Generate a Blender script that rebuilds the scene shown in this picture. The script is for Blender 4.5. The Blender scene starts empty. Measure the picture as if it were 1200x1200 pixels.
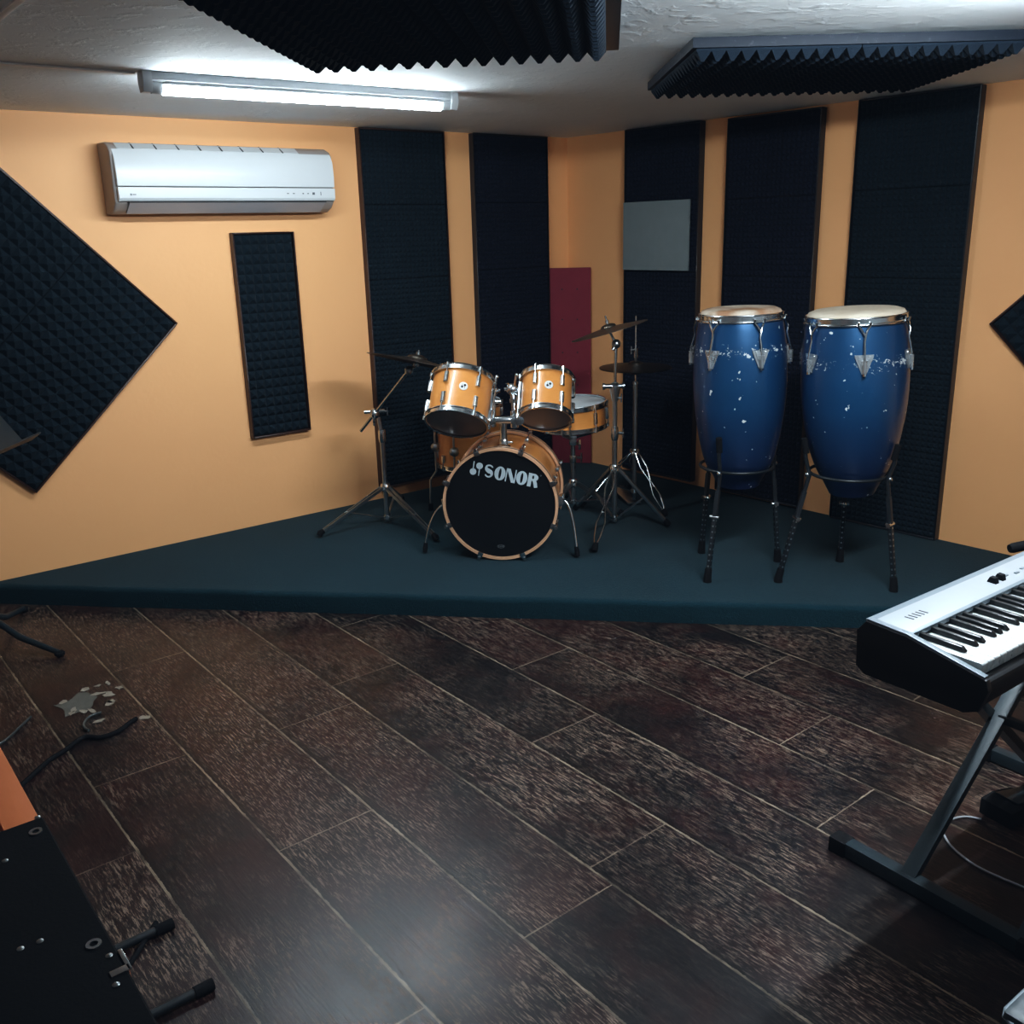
import bpy, bmesh, math, random
from math import sin, cos, pi, radians, sqrt, atan2
from mathutils import Vector, Matrix
random.seed(7)
C = bpy.context.scene.collection
V = Vector

# ------------------------------------------------------------------ room figures (metres)
CAM_H, PITCH, ROLL, FOCAL_PX = 1.508, radians(16.446), radians(-1.543), 1110.95
STAGE = 0.088                       # height of the carpeted stage
CEIL = 2.036
LEFT_A, LEFT_D = radians(38.067), 4.507      # left wall: direction and distance
RIGHT_A, RIGHT_D = radians(-49.383), 4.218   # right wall
REAR = 1.75

FW = V((0, cos(PITCH), -sin(PITCH))); UP0 = V((0, sin(PITCH), cos(PITCH))); RT0 = V((1, 0, 0))
RT = RT0 * cos(ROLL) + UP0 * sin(ROLL); UP = UP0 * cos(ROLL) - RT0 * sin(ROLL)
EYE = V((0, 0, CAM_H))
def ray(x, y): return FW + RT * ((x - 600) / FOCAL_PX) + UP * ((600 - y) / FOCAL_PX)
def onz(x, y, z):                   # where a line of sight meets the height z
    d = ray(x, y); return EYE + d * ((z - CAM_H) / d.z)
def at(x, y, dep): return EYE + ray(x, y) * dep
def row(x, y, py):                  # height over (x, y) seen on picture row py
    lo, hi = -1.0, 3.0
    for _ in range(50):
        m = (lo + hi) / 2; p = V((x, y, m)) - EYE
        if 600 - FOCAL_PX * p.dot(UP) / p.dot(FW) > py: lo = m
        else: hi = m
    return lo
def wdir(a): return V((cos(a), sin(a), 0))
def wnor(a): return V((-sin(a), cos(a), 0))

# ------------------------------------------------------------------ materials
class NT:
    def __init__(s, name):
        s.m = bpy.data.materials.new(name); s.m.use_nodes = True
        s.t = s.m.node_tree; s.n = s.t.nodes; s.l = s.t.links
        s.b = s.n['Principled BSDF']
    def node(s, typ, props=None, **inp):
        nd = s.n.new(typ)
        for k, v in (props or {}).items(): setattr(nd, k, v)
        for k, v in inp.items(): s.set(nd, k, v)
        return nd
    def sock(s, nd, key):
        if isinstance(key, int): return nd.inputs[key]
        if key.startswith('i') and key[1:].isdigit(): return nd.inputs[int(key[1:])]
        return nd.inputs[key.replace('_', ' ')]
    def set(s, nd, key, v):
        k = s.sock(nd, key)
        if hasattr(v, 'is_output'): s.l.new(v, k)
        else:
            if isinstance(v, tuple) and len(v) == 3 and k.type == 'RGBA': v = (*v, 1)
            k.default_value = v
    def bs(s, **kw):
        for k, v in kw.items(): s.set(s.b, k, v)
    def math(s, op, a, b=0.0, c=None, clamp=False):
        nd = s.n.new('ShaderNodeMath'); nd.operation = op; nd.use_clamp = clamp
        s.set(nd, 0, a); s.set(nd, 1, b)
        if c is not None: s.set(nd, 2, c)
        return nd.outputs[0]
    def mix(s, f, a, b):
        nd = s.n.new('ShaderNodeMix'); nd.data_type = 'RGBA'
        s.set(nd, 0, f); s.set(nd, 6, a); s.set(nd, 7, b)
        return nd.outputs[2]
    def noise(s, vec, scale, detail=4, rough=.55, dist=0.0):
        nd = s.node('ShaderNodeTexNoise', None, Scale=scale, Detail=detail, Roughness=rough, Distortion=dist)
        if vec is not None: s.l.new(vec, nd.inputs['Vector'])
        return nd.outputs['Fac']
    def ramp(s, f, lo, hi):
        nd = s.node('ShaderNodeMapRange', None, i0=f, i1=lo, i2=hi); nd.clamp = True
        return nd.outputs[0]
    def obj(s): return s.n.new('ShaderNodeTexCoord').outputs['Object']
    def scalev(s, vec, sc):
        nd = s.node('ShaderNodeVectorMath', {'operation': 'MULTIPLY'}); s.l.new(vec, nd.inputs[0]); nd.inputs[1].default_value = sc
        return nd.outputs[0]
    def bump(s, h, strength, dist):
        nd = s.node('ShaderNodeBump', None, Strength=strength, Distance=dist); s.l.new(h, nd.inputs['Height'])
        s.l.new(nd.outputs[0], s.b.inputs['Normal'])

def plain(name, col, rough=.5, metal=0, var=.12, nscale=9, bump=0, bscale=60, spec=.5, coat=0):
    m = NT(name); o = m.obj()
    f = m.noise(o, nscale)
    m.bs(Base_Color=m.mix(f, tuple(c * (1 - var) for c in col), tuple(min(1, c * (1 + var)) for c in col)), Metallic=metal)
    r = m.math('MULTIPLY_ADD', m.noise(o, nscale * 3), .16, rough - .08, True)
    m.bs(Roughness=r); m.b.inputs['Specular IOR Level'].default_value = spec
    if coat: m.b.inputs['Coat Weight'].default_value = coat; m.b.inputs['Coat Roughness'].default_value = .06
    if bump: m.bump(m.noise(o, bscale, 3), .6, bump)
    return m.m

def m_wall():
    m = NT('orange_paint'); o = m.obj()
    f = m.noise(o, 1.3, 5); g = m.noise(o, 45, 3)
    c = m.mix(f, (.85, .435, .200), (.91, .485, .230))
    m.bs(Base_Color=c, Roughness=.55); m.b.inputs['Specular IOR Level'].default_value = .35
    m.bump(m.math('ADD', g, m.math('MULTIPLY', f, 2.)), .25, .002)
    return m.m
def m_ceiling():
    m = NT('rough_plaster'); o = m.obj()
    f = m.noise(o, 2.2, 5); g = m.noise(o, 11, 5, .6, .3); h = m.noise(m.scalev(o, (1, 1.3, 1)), 17, 4, .6, .5)
    m.bs(Base_Color=m.mix(f, (.76, .81, .84), (.84, .88, .90)), Roughness=.75)
    ridge = m.ramp(m.math('MAXIMUM', g, h), .54, .74)
    m.bump(ridge, .28, .005)
    return m.m
def m_floor():
    m = NT('worn_vinyl_planks')
    uv = m.node('ShaderNodeUVMap', {'uv_map': 'plank'}).outputs[0]
    rnd = m.node('ShaderNodeAttribute', {'attribute_name': 'rnd'}).outputs['Fac']
    sx = m.node('ShaderNodeSeparateXYZ', None, Vector=uv); u, v = sx.outputs[0], sx.outputs[1]
    cb = m.node('ShaderNodeCombineXYZ', None, X=u, Y=v, Z=m.math('MULTIPLY', rnd, 37.)).outputs[0]
    grain = m.noise(m.scalev(cb, (2.2, 34, 1)), 2.2, 5, .65, .35)
    fine = m.noise(m.scalev(cb, (9, 120, 1)), 2.0, 4, .7)
    scr = m.noise(m.scalev(cb, (13, 105, 1)), 2.0, 6, .78, .4)
    blot = m.noise(cb, 1.9, 5, .62, .5); blot2 = m.noise(cb, 5.5, 4, .6)
    spk = m.noise(m.scalev(cb, (1, 1.8, 1)), 150, 3, .7)
    red = m.ramp(m.math('ADD', blot2, m.math('MULTIPLY', rnd, .22)), .5, .78)
    base = m.mix(m.ramp(grain, .3, .7), (.0022, .0023, .0036), (.0115, .0085, .0090))
    base = m.mix(m.math('MULTIPLY', red, .7), base, (.030, .009, .008))
    wear_zone = m.ramp(m.math('ADD', blot, m.math('MULTIPLY', rnd, .10)), .45, .64)
    wear = m.math('MULTIPLY', m.ramp(scr, .515, .585), m.math('MULTIPLY_ADD', wear_zone, .92, .08))
    wear = m.math('ADD', wear, m.math('MULTIPLY', m.ramp(spk, .66, .74), m.math('MULTIPLY_ADD', wear_zone, .4, .10)), clamp=True)
    base = m.mix(m.math('MULTIPLY', wear, .78), base, (.245, .176, .132))
    # plank borders
    jag = m.math('MULTIPLY_ADD', m.noise(cb, 34, 5, .75), .014, -.0045)
    e1 = m.math('LESS_THAN', v, m.math('ADD', jag, .0036)); e2 = m.math('LESS_THAN', u, m.math('ADD', jag, .0015))
    brk = m.ramp(m.noise(cb, 5, 4, .65), .40, .62)
    edge = m.math('MULTIPLY', m.math('MAXIMUM', e1, e2), m.math('MULTIPLY_ADD', brk, .8, .2))
    dk = m.math('MULTIPLY', m.ramp(v, .030, .008), .8)
    base = m.mix(dk, base, (.006, .005, .005))
    base = m.mix(edge, base, (.235, .185, .135))
    m.bs(Base_Color=base)
    r = m.math('MULTIPLY_ADD', m.noise(cb, 6, 4), .18, .25)
    r = m.math('ADD', r, m.math('MULTIPLY', wear, .25), clamp=True)
    m.bs(Roughness=r); m.b.inputs['Specular IOR Level'].default_value = .42
    hgt = m.math('ADD', m.math('MULTIPLY', grain, .5), m.math('ADD', m.math('MULTIPLY', fine, .35), m.math('MULTIPLY', edge, .6)))
    m.bump(hgt, .35, .0025)
    return m.m
def m_carpet():
    m = NT('teal_carpet'); o = m.obj()
    f = m.noise(o, 260, 3, .8); g = m.noise(o, 3.2, 4); h = m.noise(o, 90, 2)
    spk = m.ramp(m.noise(o, 55, 3, .8), .70, .76)
    c = m.mix(f, (.0032, .0165, .0235), (.0075, .041, .056))
    c = m.mix(m.math('MULTIPLY', m.ramp(g, .45, .75), .35), c, (.004, .020, .026))
    c = m.mix(m.math('MULTIPLY', spk, .25), c, (.12, .17, .18))
    m.bs(Base_Color=c, Roughness=.95); m.b.inputs['Specular IOR Level'].default_value = .12
    m.b.inputs['Sheen Weight'].default_value = .06; m.b.inputs['Sheen Roughness'].default_value = .6
    m.bump(m.math('ADD', f, h), .8, .004)
    return m.m
def m_foam(name, col):
    m = NT(name); o = m.obj()
    f = m.noise(o, 5, 4); g = m.noise(o, 320, 2)
    dust = m.ramp(m.noise(o, 140, 3, .8), .70, .78)
    c = m.mix(f, tuple(x * .8 for x in col), tuple(x * 1.25 for x in col))
    c = m.mix(m.math('MULTIPLY', dust, .18), c, (.10, .13, .15))
    m.bs(Base_Color=c, Roughness=.95); m.b.inputs['Specular IOR Level'].default_value = .15
    m.b.inputs['Sheen Weight'].default_value = .03
    m.bump(g, .5, .003)
    return m.m
def m_wood(name, a, b, rough, coat=0, sc=(1, 1, 6), wear=None):
    m = NT(name); o = m.obj()
    v = m.scalev(o, sc)
    f = m.noise(v, 7, 5, .6, 1.2); g = m.noise(o, 2.5, 3)
    c = m.mix(m.math('MULTIPLY_ADD', f, .8, m.math('MULTIPLY', g, .2)), a, b)
    if wear: c = m.mix(m.ramp(m.noise(o, 60, 5, .75, .5), .60, .68), c, wear)
    m.bs(Base_Color=c, Roughness=rough)
    if coat: m.b.inputs['Coat Weight'].default_value = coat; m.b.inputs['Coat Roughness'].default_value = .08
    return m.m
def m_conga(name, z0):
    m = NT(name); o = m.obj(); sx = m.node('ShaderNodeSeparateXYZ', None, Vector=o)
    z = sx.outputs[2]
    band = m.math('SUBTRACT', 1., m.math('MULTIPLY', m.math('ABSOLUTE', m.math('SUBTRACT', z, z0)), 20.), clamp=True)
    low = m.math('SUBTRACT', 1., m.math('MULTIPLY', m.math('ABSOLUTE', m.math('SUBTRACT', z, .14)), 34.), clamp=True)
    n1 = m.noise(m.scalev(o, (1, 1, 1.6)), 42, 4, .75, .3); n2 = m.noise(o, 6, 3)
    thr = m.math('SUBTRACT', .72, m.math('ADD', m.math('MULTIPLY', band, m.math('MULTIPLY', n2, .30)), m.math('MULTIPLY', low, .07)))
    fleck = m.ramp(m.math('SUBTRACT', n1, thr), .0, .012)
    vor = m.noise(o, 31, 2, .5); dots = m.ramp(vor, .715, .73)
    fl = m.math('MAXIMUM', fleck, dots)
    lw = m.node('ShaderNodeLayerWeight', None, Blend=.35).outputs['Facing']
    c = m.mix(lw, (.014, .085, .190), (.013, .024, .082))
    c = m.mix(m.math('MULTIPLY', m.noise(o, 3.2, 3), .45), c, (.011, .042, .125))
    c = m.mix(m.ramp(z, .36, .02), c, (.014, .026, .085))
    c = m.mix(m.math('MULTIPLY', fl, .85), c, (.62, .66, .66))
    m.bs(Base_Color=c, Metallic=m.math('MULTIPLY_ADD', fl, -.45, .45), Roughness=m.math('MULTIPLY_ADD', fl, .3, .36))
    m.b.inputs['Coat Weight'].default_value = .35; m.b.inputs['Coat Roughness'].default_value = .16
    return m.m
def m_cymbal(name, a, b):
    m = NT(name); o = m.obj(); sx = m.node('ShaderNodeSeparateXYZ', None, Vector=o)
    r = m.math('SQRT', m.math('ADD', m.math('MULTIPLY', sx.outputs[0], sx.outputs[0]), m.math('MULTIPLY', sx.outputs[1], sx.outputs[1])))
    w = m.math('MULTIPLY_ADD', m.math('SINE', m.math('MULTIPLY', r, 1400.)), .5, .5)
    m.bs(Base_Color=m.mix(m.noise(o, 9, 4), a, b), Metallic=.9, Roughness=.42); m.bump(w, .25, .0006)
    return m.m
def m_emit(name, col, st):
    m = NT(name); m.bs(Base_Color=(.9, .9, .9)); m.set(m.b, 'Emission Color', col); m.b.inputs['Emission Strength'].default_value = st
    return m.m
def m_skin(name, a, b, k):
    m = NT(name); o = m.obj()
    f = m.ramp(m.noise(o, 7, 4), .5 - k, .5 + k)
    m.bs(Base_Color=m.mix(f, a, b), Roughness=.55); m.bump(m.noise(o, 50, 3), .3, .001)
    return m.m
def m_case():
    m = NT('black_case_covering'); o = m.obj()
    f = m.noise(o, 200, 2)
    m.bs(Base_Color=(.0028, .003, .0036), Roughness=.75); m.b.inputs['Specular IOR Level'].default_value = .12; m.bump(f, .4, .001)
    return m.m

M = {}
M['wall'] = m_wall(); M['ceil'] = m_ceiling(); M['floor'] = m_floor(); M['carpet'] = m_carpet()
M['foam'] = m_foam('charcoal_foam', (.0080, .0150, .0215)); M['foam_navy'] = m_foam('navy_foam', (.0078, .0105, .0205))
M['foam_ceil'] = m_foam('ceiling_foam', (.0080, .0140, .0220))
M['wall_grey'] = plain('pale_grey_paint', (.50, .56, .60), .6, var=.05)
M['frame'] = m_wood('dark_stained_board', (.028, .012, .009), (.062, .026, .018), .45, wear=(.10, .07, .055))
M['frame_black'] = m_wood('black_board', (.006, .007, .010), (.014, .016, .022), .32, wear=(.05, .055, .06))
M['board_blue'] = m_wood('black_gloss_board', (.005, .008, .014), (.010, .015, .024), .6, sc=(6, 1, 1), wear=(.035, .042, .052))
M['board_blue'].node_tree.nodes['Principled BSDF'].inputs['Specular IOR Level'].default_value = .2
M['maroon'] = plain('maroon_cloth', (.215, .026, .042), .85, var=.12, bump=.002, bscale=300)
M['greyboard'] = plain('pale_grey_felt', (.190, .225, .232), .8, var=.1, nscale=14, bump=.001, bscale=250)
M['white'] = plain('white_plastic', (.60, .63, .65), .34, var=.03)
M['offwhite'] = plain('aged_plastic_wall_reflection', (.36, .32, .30), .45, var=.06)  # aged white plastic, with the orange wall's brown reflection painted into the colour
M['grey'] = plain('grey_plastic', (.30, .31, .33), .5)
M['darkgap'] = plain('dark_recess', (.02, .02, .022), .7)
M['enamel'] = plain('white_enamel', (.50, .52, .54), .4, var=.05)
M['conduit'] = plain('white_conduit', (.93, .94, .95), .45, var=.02)
M['tube'] = m_emit('lit_tube', (.80, .93, 1.0), 88.0)
M['tube_near'] = m_emit('lit_tube_near', (.82, .93, 1.0), 265.0)
M['maple'] = m_wood('honey_maple', (.58, .215, .050), (.76, .33, .095), .32, .6, (1.2, 1.2, 5))
M['maple_pale'] = m_wood('pale_maple_hoop', (.62, .34, .20), (.72, .43, .27), .34, .4)
M['chrome'] = plain('chrome', (.70, .74, .76), .2, 1, var=.05)
M['plate'] = plain('bright_plate', (.58, .61, .63), .28, .85, var=.08)
M['steel'] = plain('dull_chrome', (.44, .48, .51), .3, 1, var=.12)
M['blacksteel'] = plain('black_painted_steel', (.012, .015, .018), .4, var=.2)
M['tealsteel'] = plain('grey_green_steel', (.014, .024, .030), .42, var=.2)
M['rubber'] = plain('black_rubber', (.006, .006, .007), .85, var=.2, spec=.2)
M['blackhead'] = plain('black_drum_film', (.0075, .0080, .0095), .38, var=.1, spec=.35)
M['clearhead'] = plain('smoked_drum_film', (.23, .19, .18), .32, var=.18, nscale=5)
M['whitehead'] = plain('coated_white_film', (.56, .60, .62), .6, var=.05)
M['logo'] = plain('silver_print', (.52, .60, .64), .5, var=.03)
M['badge'] = plain('badge_white', (.75, .77, .78), .3, var=.02)
M['badge_dark'] = plain('badge_black', (.01, .01, .012), .35)
M['cym'] = m_cymbal('dark_bronze', (.10, .082, .065), (.18, .15, .12))
M['cym_dark'] = m_cymbal('tarnished_bronze', (.050, .042, .036), (.095, .078, .062))
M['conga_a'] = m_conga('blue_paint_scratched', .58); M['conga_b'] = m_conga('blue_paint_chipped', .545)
M['skin_a'] = m_skin('rawhide_tan', (.62, .54, .44), (.34, .19, .105), .10)
M['skin_b'] = m_skin('rawhide_cream', (.66, .59, .48), (.54, .45, .34), .2)
M['silver'] = plain('silver_paint', (.32, .345, .37), .38, .25, var=.03)
M['silver_dim'] = plain('grey_silver_trim', (.19, .225, .255), .4, .3, var=.04)
M['kbblack'] = plain('black_shell', (.008, .009, .011), .42, var=.1)
M['key'] = plain('white_key', (.60, .63, .63), .28, var=.01)
M['bkey'] = plain('black_key', (.009, .010, .011), .34, var=.1)
M['vinyl'] = plain('grey_vinyl', (.030, .044, .054), .5, var=.15, bump=.001)
M['orange'] = m_wood('orange_stained_wood', (.56, .165, .060), (.64, .205, .080), .5, sc=(1, 8, 8))
M['case'] = m_case()
M['concrete'] = plain('bare_screed', (.105, .10, .085), .8, var=.25, nscale=30)
M['paleflake'] = plain('pale_torn_edge', (.27, .235, .19), .8, var=.2, nscale=60)
M['led'] = plain('panel_print', (.10, .11, .12), .5)

# ------------------------------------------------------------------ mesh builder
class MB:
    def __init__(s, T=None): s.v = []; s.f = []; s.T = T or Matrix()
    def add(s, vs, fs, T=None):
        k = len(s.v); t = s.T @ T if T else s.T
        s.v += [t @ V(p) for p in vs]; s.f += [[i + k for i in f] for f in fs]
        return s
    def box(s, lo, hi, T=None):
        x0, y0, z0 = lo; x1, y1, z1 = hi
        return s.add([(x0,y0,z0),(x1,y0,z0),(x1,y1,z0),(x0,y1,z0),(x0,y0,z1),(x1,y0,z1),(x1,y1,z1),(x0,y1,z1)],
                     [[3,2,1,0],[4,5,6,7],[0,1,5,4],[1,2,6,5],[2,3,7,6],[3,0,4,7]], T)
    def cbox(s, c, sz, T=None):
        return s.box([c[i] - sz[i] / 2 for i in range(3)], [c[i] + sz[i] / 2 for i in range(3)], T)
    def prism(s, poly, a, b, axis='x', T=None):
        # poly of 2D points extruded along an axis from a to b
        n = len(poly)
        def mk(p, t): return {'x': (t, p[0], p[1]), 'y': (p[0], t, p[1]), 'z': (p[0], p[1], t)}[axis]
        vs = [mk(p, a) for p in poly] + [mk(p, b) for p in poly]
        fs = [list(range(n))[::-1], list(range(n, 2 * n))] + [[i, (i + 1) % n, n + (i + 1) % n, n + i] for i in range(n)]
        return s.add(vs, fs, T)
    def lathe(s, prof, seg=48, T=None, close=False):
        vs = []; fs = []; n = len(prof)
        for k in range(seg):
            a = 2 * pi * k / seg
            vs += [(r * cos(a), r * sin(a), z) for r, z in prof]
        for k in range(seg):
            k2 = (k + 1) % seg
            for i in range(n if close else n - 1):
                j = (i + 1) % n
                fs.append([k * n + i, k2 * n + i, k2 * n + j, k * n + j])
        if not close:
            if prof[0][0] > 1e-6: fs.append([k * n for k in range(seg)][::-1])
            if prof[-1][0] > 1e-6: fs.append([k * n + n - 1 for k in range(seg)])
        return s.add(vs, fs, T)
    def path(s, pts, r, seg=10, T=None, cap=True):
        pts = [V(p) for p in pts]; n = len(pts); rs = r if isinstance(r, (list, tuple)) else [r] * n
        vs = []; fs = []; up = None
        for i, p in enumerate(pts):
            d = ((pts[min(i + 1, n - 1)] - pts[max(i - 1, 0)])).normalized()
            if up is None: up = d.orthogonal().normalized()
            up = (up - d * up.dot(d)).normalized(); w = d.cross(up)
            vs += [p + (up * cos(2 * pi * k / seg) + w * sin(2 * pi * k / seg)) * rs[i] for k in range(seg)]
        for i in range(n - 1):
            for k in range(seg):
                k2 = (k + 1) % seg; fs.append([i * seg + k, i * seg + k2, (i + 1) * seg + k2, (i + 1) * seg + k])
        if cap: fs += [list(range(seg))[::-1], [(n - 1) * seg + k for k in range(seg)]]
        return s.add(vs, fs, T)
    def tube(s, a, b, r, r2=None, seg=12, T=None): return s.path([a, b], [r, r if r2 is None else r2], seg, T)
    def bar(s, a, b, w, h, upv=(0, 0, 1), T=None):     # rectangular bar
        a, b = V(a), V(b); d = (b - a).normalized(); u = V(upv); sd = d.cross(u).normalized(); u = sd.cross(d)
        vs = [p + sd * (i * w / 2) + u * (j * h / 2) for p in (a, b) for i, j in ((-1,-1),(1,-1),(1,1),(-1,1))]
        return s.add(vs, [[0,1,2,3][::-1],[4,5,6,7],[0,1,5,4],[1,2,6,5],[2,3,7,6],[3,0,4,7]], T)
    def ball(s, c, r, seg=16, sz=(1, 1, 1), T=None):
        n = seg // 2; prof = [(r * sin(pi * i / n), -r * cos(pi * i / n)) for i in range(n + 1)]
        prof[0] = (0, -r); prof[-1] = (0, r)
        t = Matrix.Translation(c) @ Matrix.Diagonal((*sz, 1))
        return s.lathe(prof, seg, T @ t if T else t)
    def torus(s, R, r, z=0, seg=48, ts=10, T=None, sr=1, szz=1):
        return s.lathe([(R + r * sr * cos(2 * pi * i / ts), z + r * szz * sin(2 * pi * i / ts)) for i in range(ts)], seg, T, True)
    def build(s, name, mat, parent=None, bevel=0, seg=2, angle=38):
        me = bpy.data.meshes.new(name); me.from_pydata([tuple(p) for p in s.v], [], s.f); me.update()
        bm = bmesh.new(); bm.from_mesh(me)
        bmesh.ops.remove_doubles(bm, verts=bm.verts, dist=1e-6)
        bmesh.ops.recalc_face_normals(bm, faces=bm.faces)
        if bevel:
            es = [e for e in bm.edges if len(e.link_faces) == 2 and e.calc_face_angle(0) > radians(30)]
            bmesh.ops.bevel(bm, geom=es, offset=bevel, segments=seg, profile=.7, affect='EDGES', clamp_overlap=True)
        bm.to_mesh(me); bm.free()
        me.materials.append(mat)
        me.polygons.foreach_set('use_smooth', [True] * len(me.polygons))
        me.set_sharp_from_angle(angle=radians(angle))
        o = bpy.data.objects.new(name, me); C.objects.link(o)
        if parent: o.parent = parent
        return o

def tag(o, label, cat, group=None, kind=None):
    o['label'] = label; o['category'] = cat
    if group: o['group'] = group
    if kind: o['kind'] = kind
    return o
def thing(name, label, cat, loc=(0, 0, 0), rz=0, group=None):
    o = bpy.data.objects.new(name, None); C.objects.link(o); o.empty_display_size = .05
    o.location = loc; o.rotation_euler = (0, 0, rz)
    return tag(o, label, cat, group)
def struct(o): o['kind'] = 'structure'; return o
def frame_from_z(n, origin=(0, 0, 0), xh=(1, 0, 0)):
    z = V(n).normalized(); x = V(xh); x = (x - z * x.dot(z)).normalized(); y = z.cross(x)
    m = Matrix((x, y, z)).transposed().to_4x4(); m.translation = V(origin); return m
def rel(root, p): return V(p) - root.location          # for roots that are not turned

# ------------------------------------------------------------------ the room
nL, nR = wnor(LEFT_A), wnor(RIGHT_A)
def meet(n1, d1, n2, d2):
    det = n1.x * n2.y - n1.y * n2.x
    return V(((d1 * n2.y - n1.y * d2) / det, (n1.x * d2 - d1 * n2.x) / det, 0))
c_back = meet(nL, LEFT_D, nR, RIGHT_D); c_left = meet(nL, LEFT_D, nR, -REAR)
c_right = meet(nL, -REAR, nR, RIGHT_D); c_rear = meet(nL, -REAR, nR, -REAR)
def wall(name, a, b, n, mat='wall'):
    t = n * .12; mb = MB()
    q = [a, b, b + t, a + t]
    mb.prism([(p.x, p.y) for p in q], -.02, CEIL + .02, 'z')
    return struct(mb.build(name, M[mat]))
ext = .12
wall('wall_left', c_left - wdir(LEFT_A) * ext, c_back + wdir(LEFT_A) * ext, nL)
wall('wall_right', c_back - wdir(RIGHT_A) * 0, c_right + wdir(RIGHT_A) * ext, nR)
wall('wall_rear_right', c_rear - wdir(LEFT_A) * ext, c_right, -nL, 'wall_grey')
wall('wall_rear_left', c_left, c_rear, -nR, 'wall_grey')
mb = MB(); mb.prism([(p.x, p.y) for p in (c_left, c_rear, c_right, c_back)], CEIL, CEIL + .1, 'z')
struct(mb.build('ceiling', M['ceil']))

# floor: one slab whose top is laid in planks (each plank a face with its own coordinates)
PA = radians(128.6); pd, pn = wdir(PA), wnor(PA); PW = .2772
def floor():
    me = bpy.data.meshes.new('floor'); vs = []; fs = []; uvs = []; rn = []
    joints = {-1: [-1.6, -.35, 1.15, 2.265], 0: [-1.3, .1, 1.35, 2.65], 1: [-1.5, .75, 2.02, 3.4], 2: [-.9, 1.37, 2.6], 3: [-1.4, .2, 1.45, 2.76],
              4: [-.9, .35, 2.0, 3.2], 5: [-1.6, -.2, 1.18, 2.436], 6: [-.8, .25, 1.495, 2.9], 7: [-1.4, .5, 1.85, 3.1], 8: [-.6, 1.375, 2.5]}
    vmax = [p.dot(pn) for p in (c_left, c_rear, c_right, c_back)]; umax = [p.dot(pd) for p in (c_left, c_rear, c_right, c_back)]
    k0 = int((-.54 - max(vmax)) / PW) - 2; k1 = int((-.54 - min(vmax)) / PW) + 2
    for k in range(k0, k1 + 1):
        # row k spans v from -.54-(k)*PW down to -.54-(k+1)*PW
        vt = -.5385 - k * PW; vb = vt - PW
        js = joints.get(k)
        if js is None:
            s0 = random.uniform(-.6, .6); js = [s0 - 1.25 + 1.25 * i for i in range(4)]
        us = [min(umax) - .3] + [j for j in js if min(umax) < j < max(umax)] + [max(umax) + .3]
        for a, b in zip(us[:-1], us[1:]):
            i = len(vs); r = random.random()
            for (u, v) in ((a, vb), (b, vb), (b, vt), (a, vt)):
                p = pd * u + pn * v; vs.append((p.x, p.y, 0)); uvs.append((u - a, vt - v))
            fs.append([i, i + 1, i + 2, i + 3]); rn.append(r)
    me.from_pydata(vs, [], fs); me.update()
    uvl = me.uv_layers.new(name='plank')
    for l in me.loops: uvl.data[l.index].uv = uvs[l.vertex_index]
    at_ = me.attributes.new('rnd', 'FLOAT', 'FACE')
    for i, r in enumerate(rn): at_.data[i].value = r
    me.materials.append(M['floor'])
    o = bpy.data.objects.new('floor', me); C.objects.link(o)
    return struct(o)
FLOOR = floor()

# the torn patch where the covering is gone
def blob(cx, cy, rx, ry, rot, n=14, jag=.35, seed=0, z=.0012):
    rr = random.Random(seed); pts = []
    for i in range(n):
        a = 2 * pi * i / n; k = 1 + rr.uniform(-jag, jag)
        x, y = rx * k * cos(a), ry * k * sin(a); pts.append((cx + x * cos(rot) - y * sin(rot), cy + x * sin(rot) + y * cos(rot)))
    return pts
mb = MB()
p = onz(91, 824, 0); mb.prism(blob(p.x, p.y, .062, .075, .2, seed=3), .0, .0012, 'z')
o = mb.build('bare_patch', M['concrete'], FLOOR); o['label'] = 'bare grey patch torn in the planks'
mb = MB()
for i, (x, y, a, b) in enumerate([(74, 823, .014, .014), (100, 808, .022, .014), (114, 804, .013, .010), (127, 801, .022, .008), (140, 806, .018, .012), (115, 813, .034, .010),
                          (128, 814, .022, .026), (128, 824, .026, .013), (98, 834, .03, .012), (84, 836, .015, .012), (107, 833, .012, .024), (113, 837, .022, .010), (116, 845, .014, .02), (169, 841, .022, .014), (86, 832, .012, .018), (130, 822, .016, .012)]):
    p = onz(x, y, 0); mb.prism(blob(p.x, p.y, a * .75, b * .95, i * .7, 9, .4, 20 + i), .0, .0018, 'z')
o = mb.build('torn_flakes', M['paleflake'], FLOOR); o['label'] = 'pale torn flakes round the bare patch'; o['kind'] = 'stuff'

# conduit that runs along the ceiling to the light
mb = MB(); a = onz(-260, 55, CEIL - .004); b = onz(157, 86, CEIL - .004)
mb.bar(a, b, .030, .006); struct(mb.build('trim_1', M['conduit'], None, .003))

mb = MB(); mb.bar(onz(-60, 70, CEIL - .004), onz(60, -32, CEIL - .004), .020, .006); struct(mb.build('trim_2', M['conduit'], None, .002))

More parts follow.
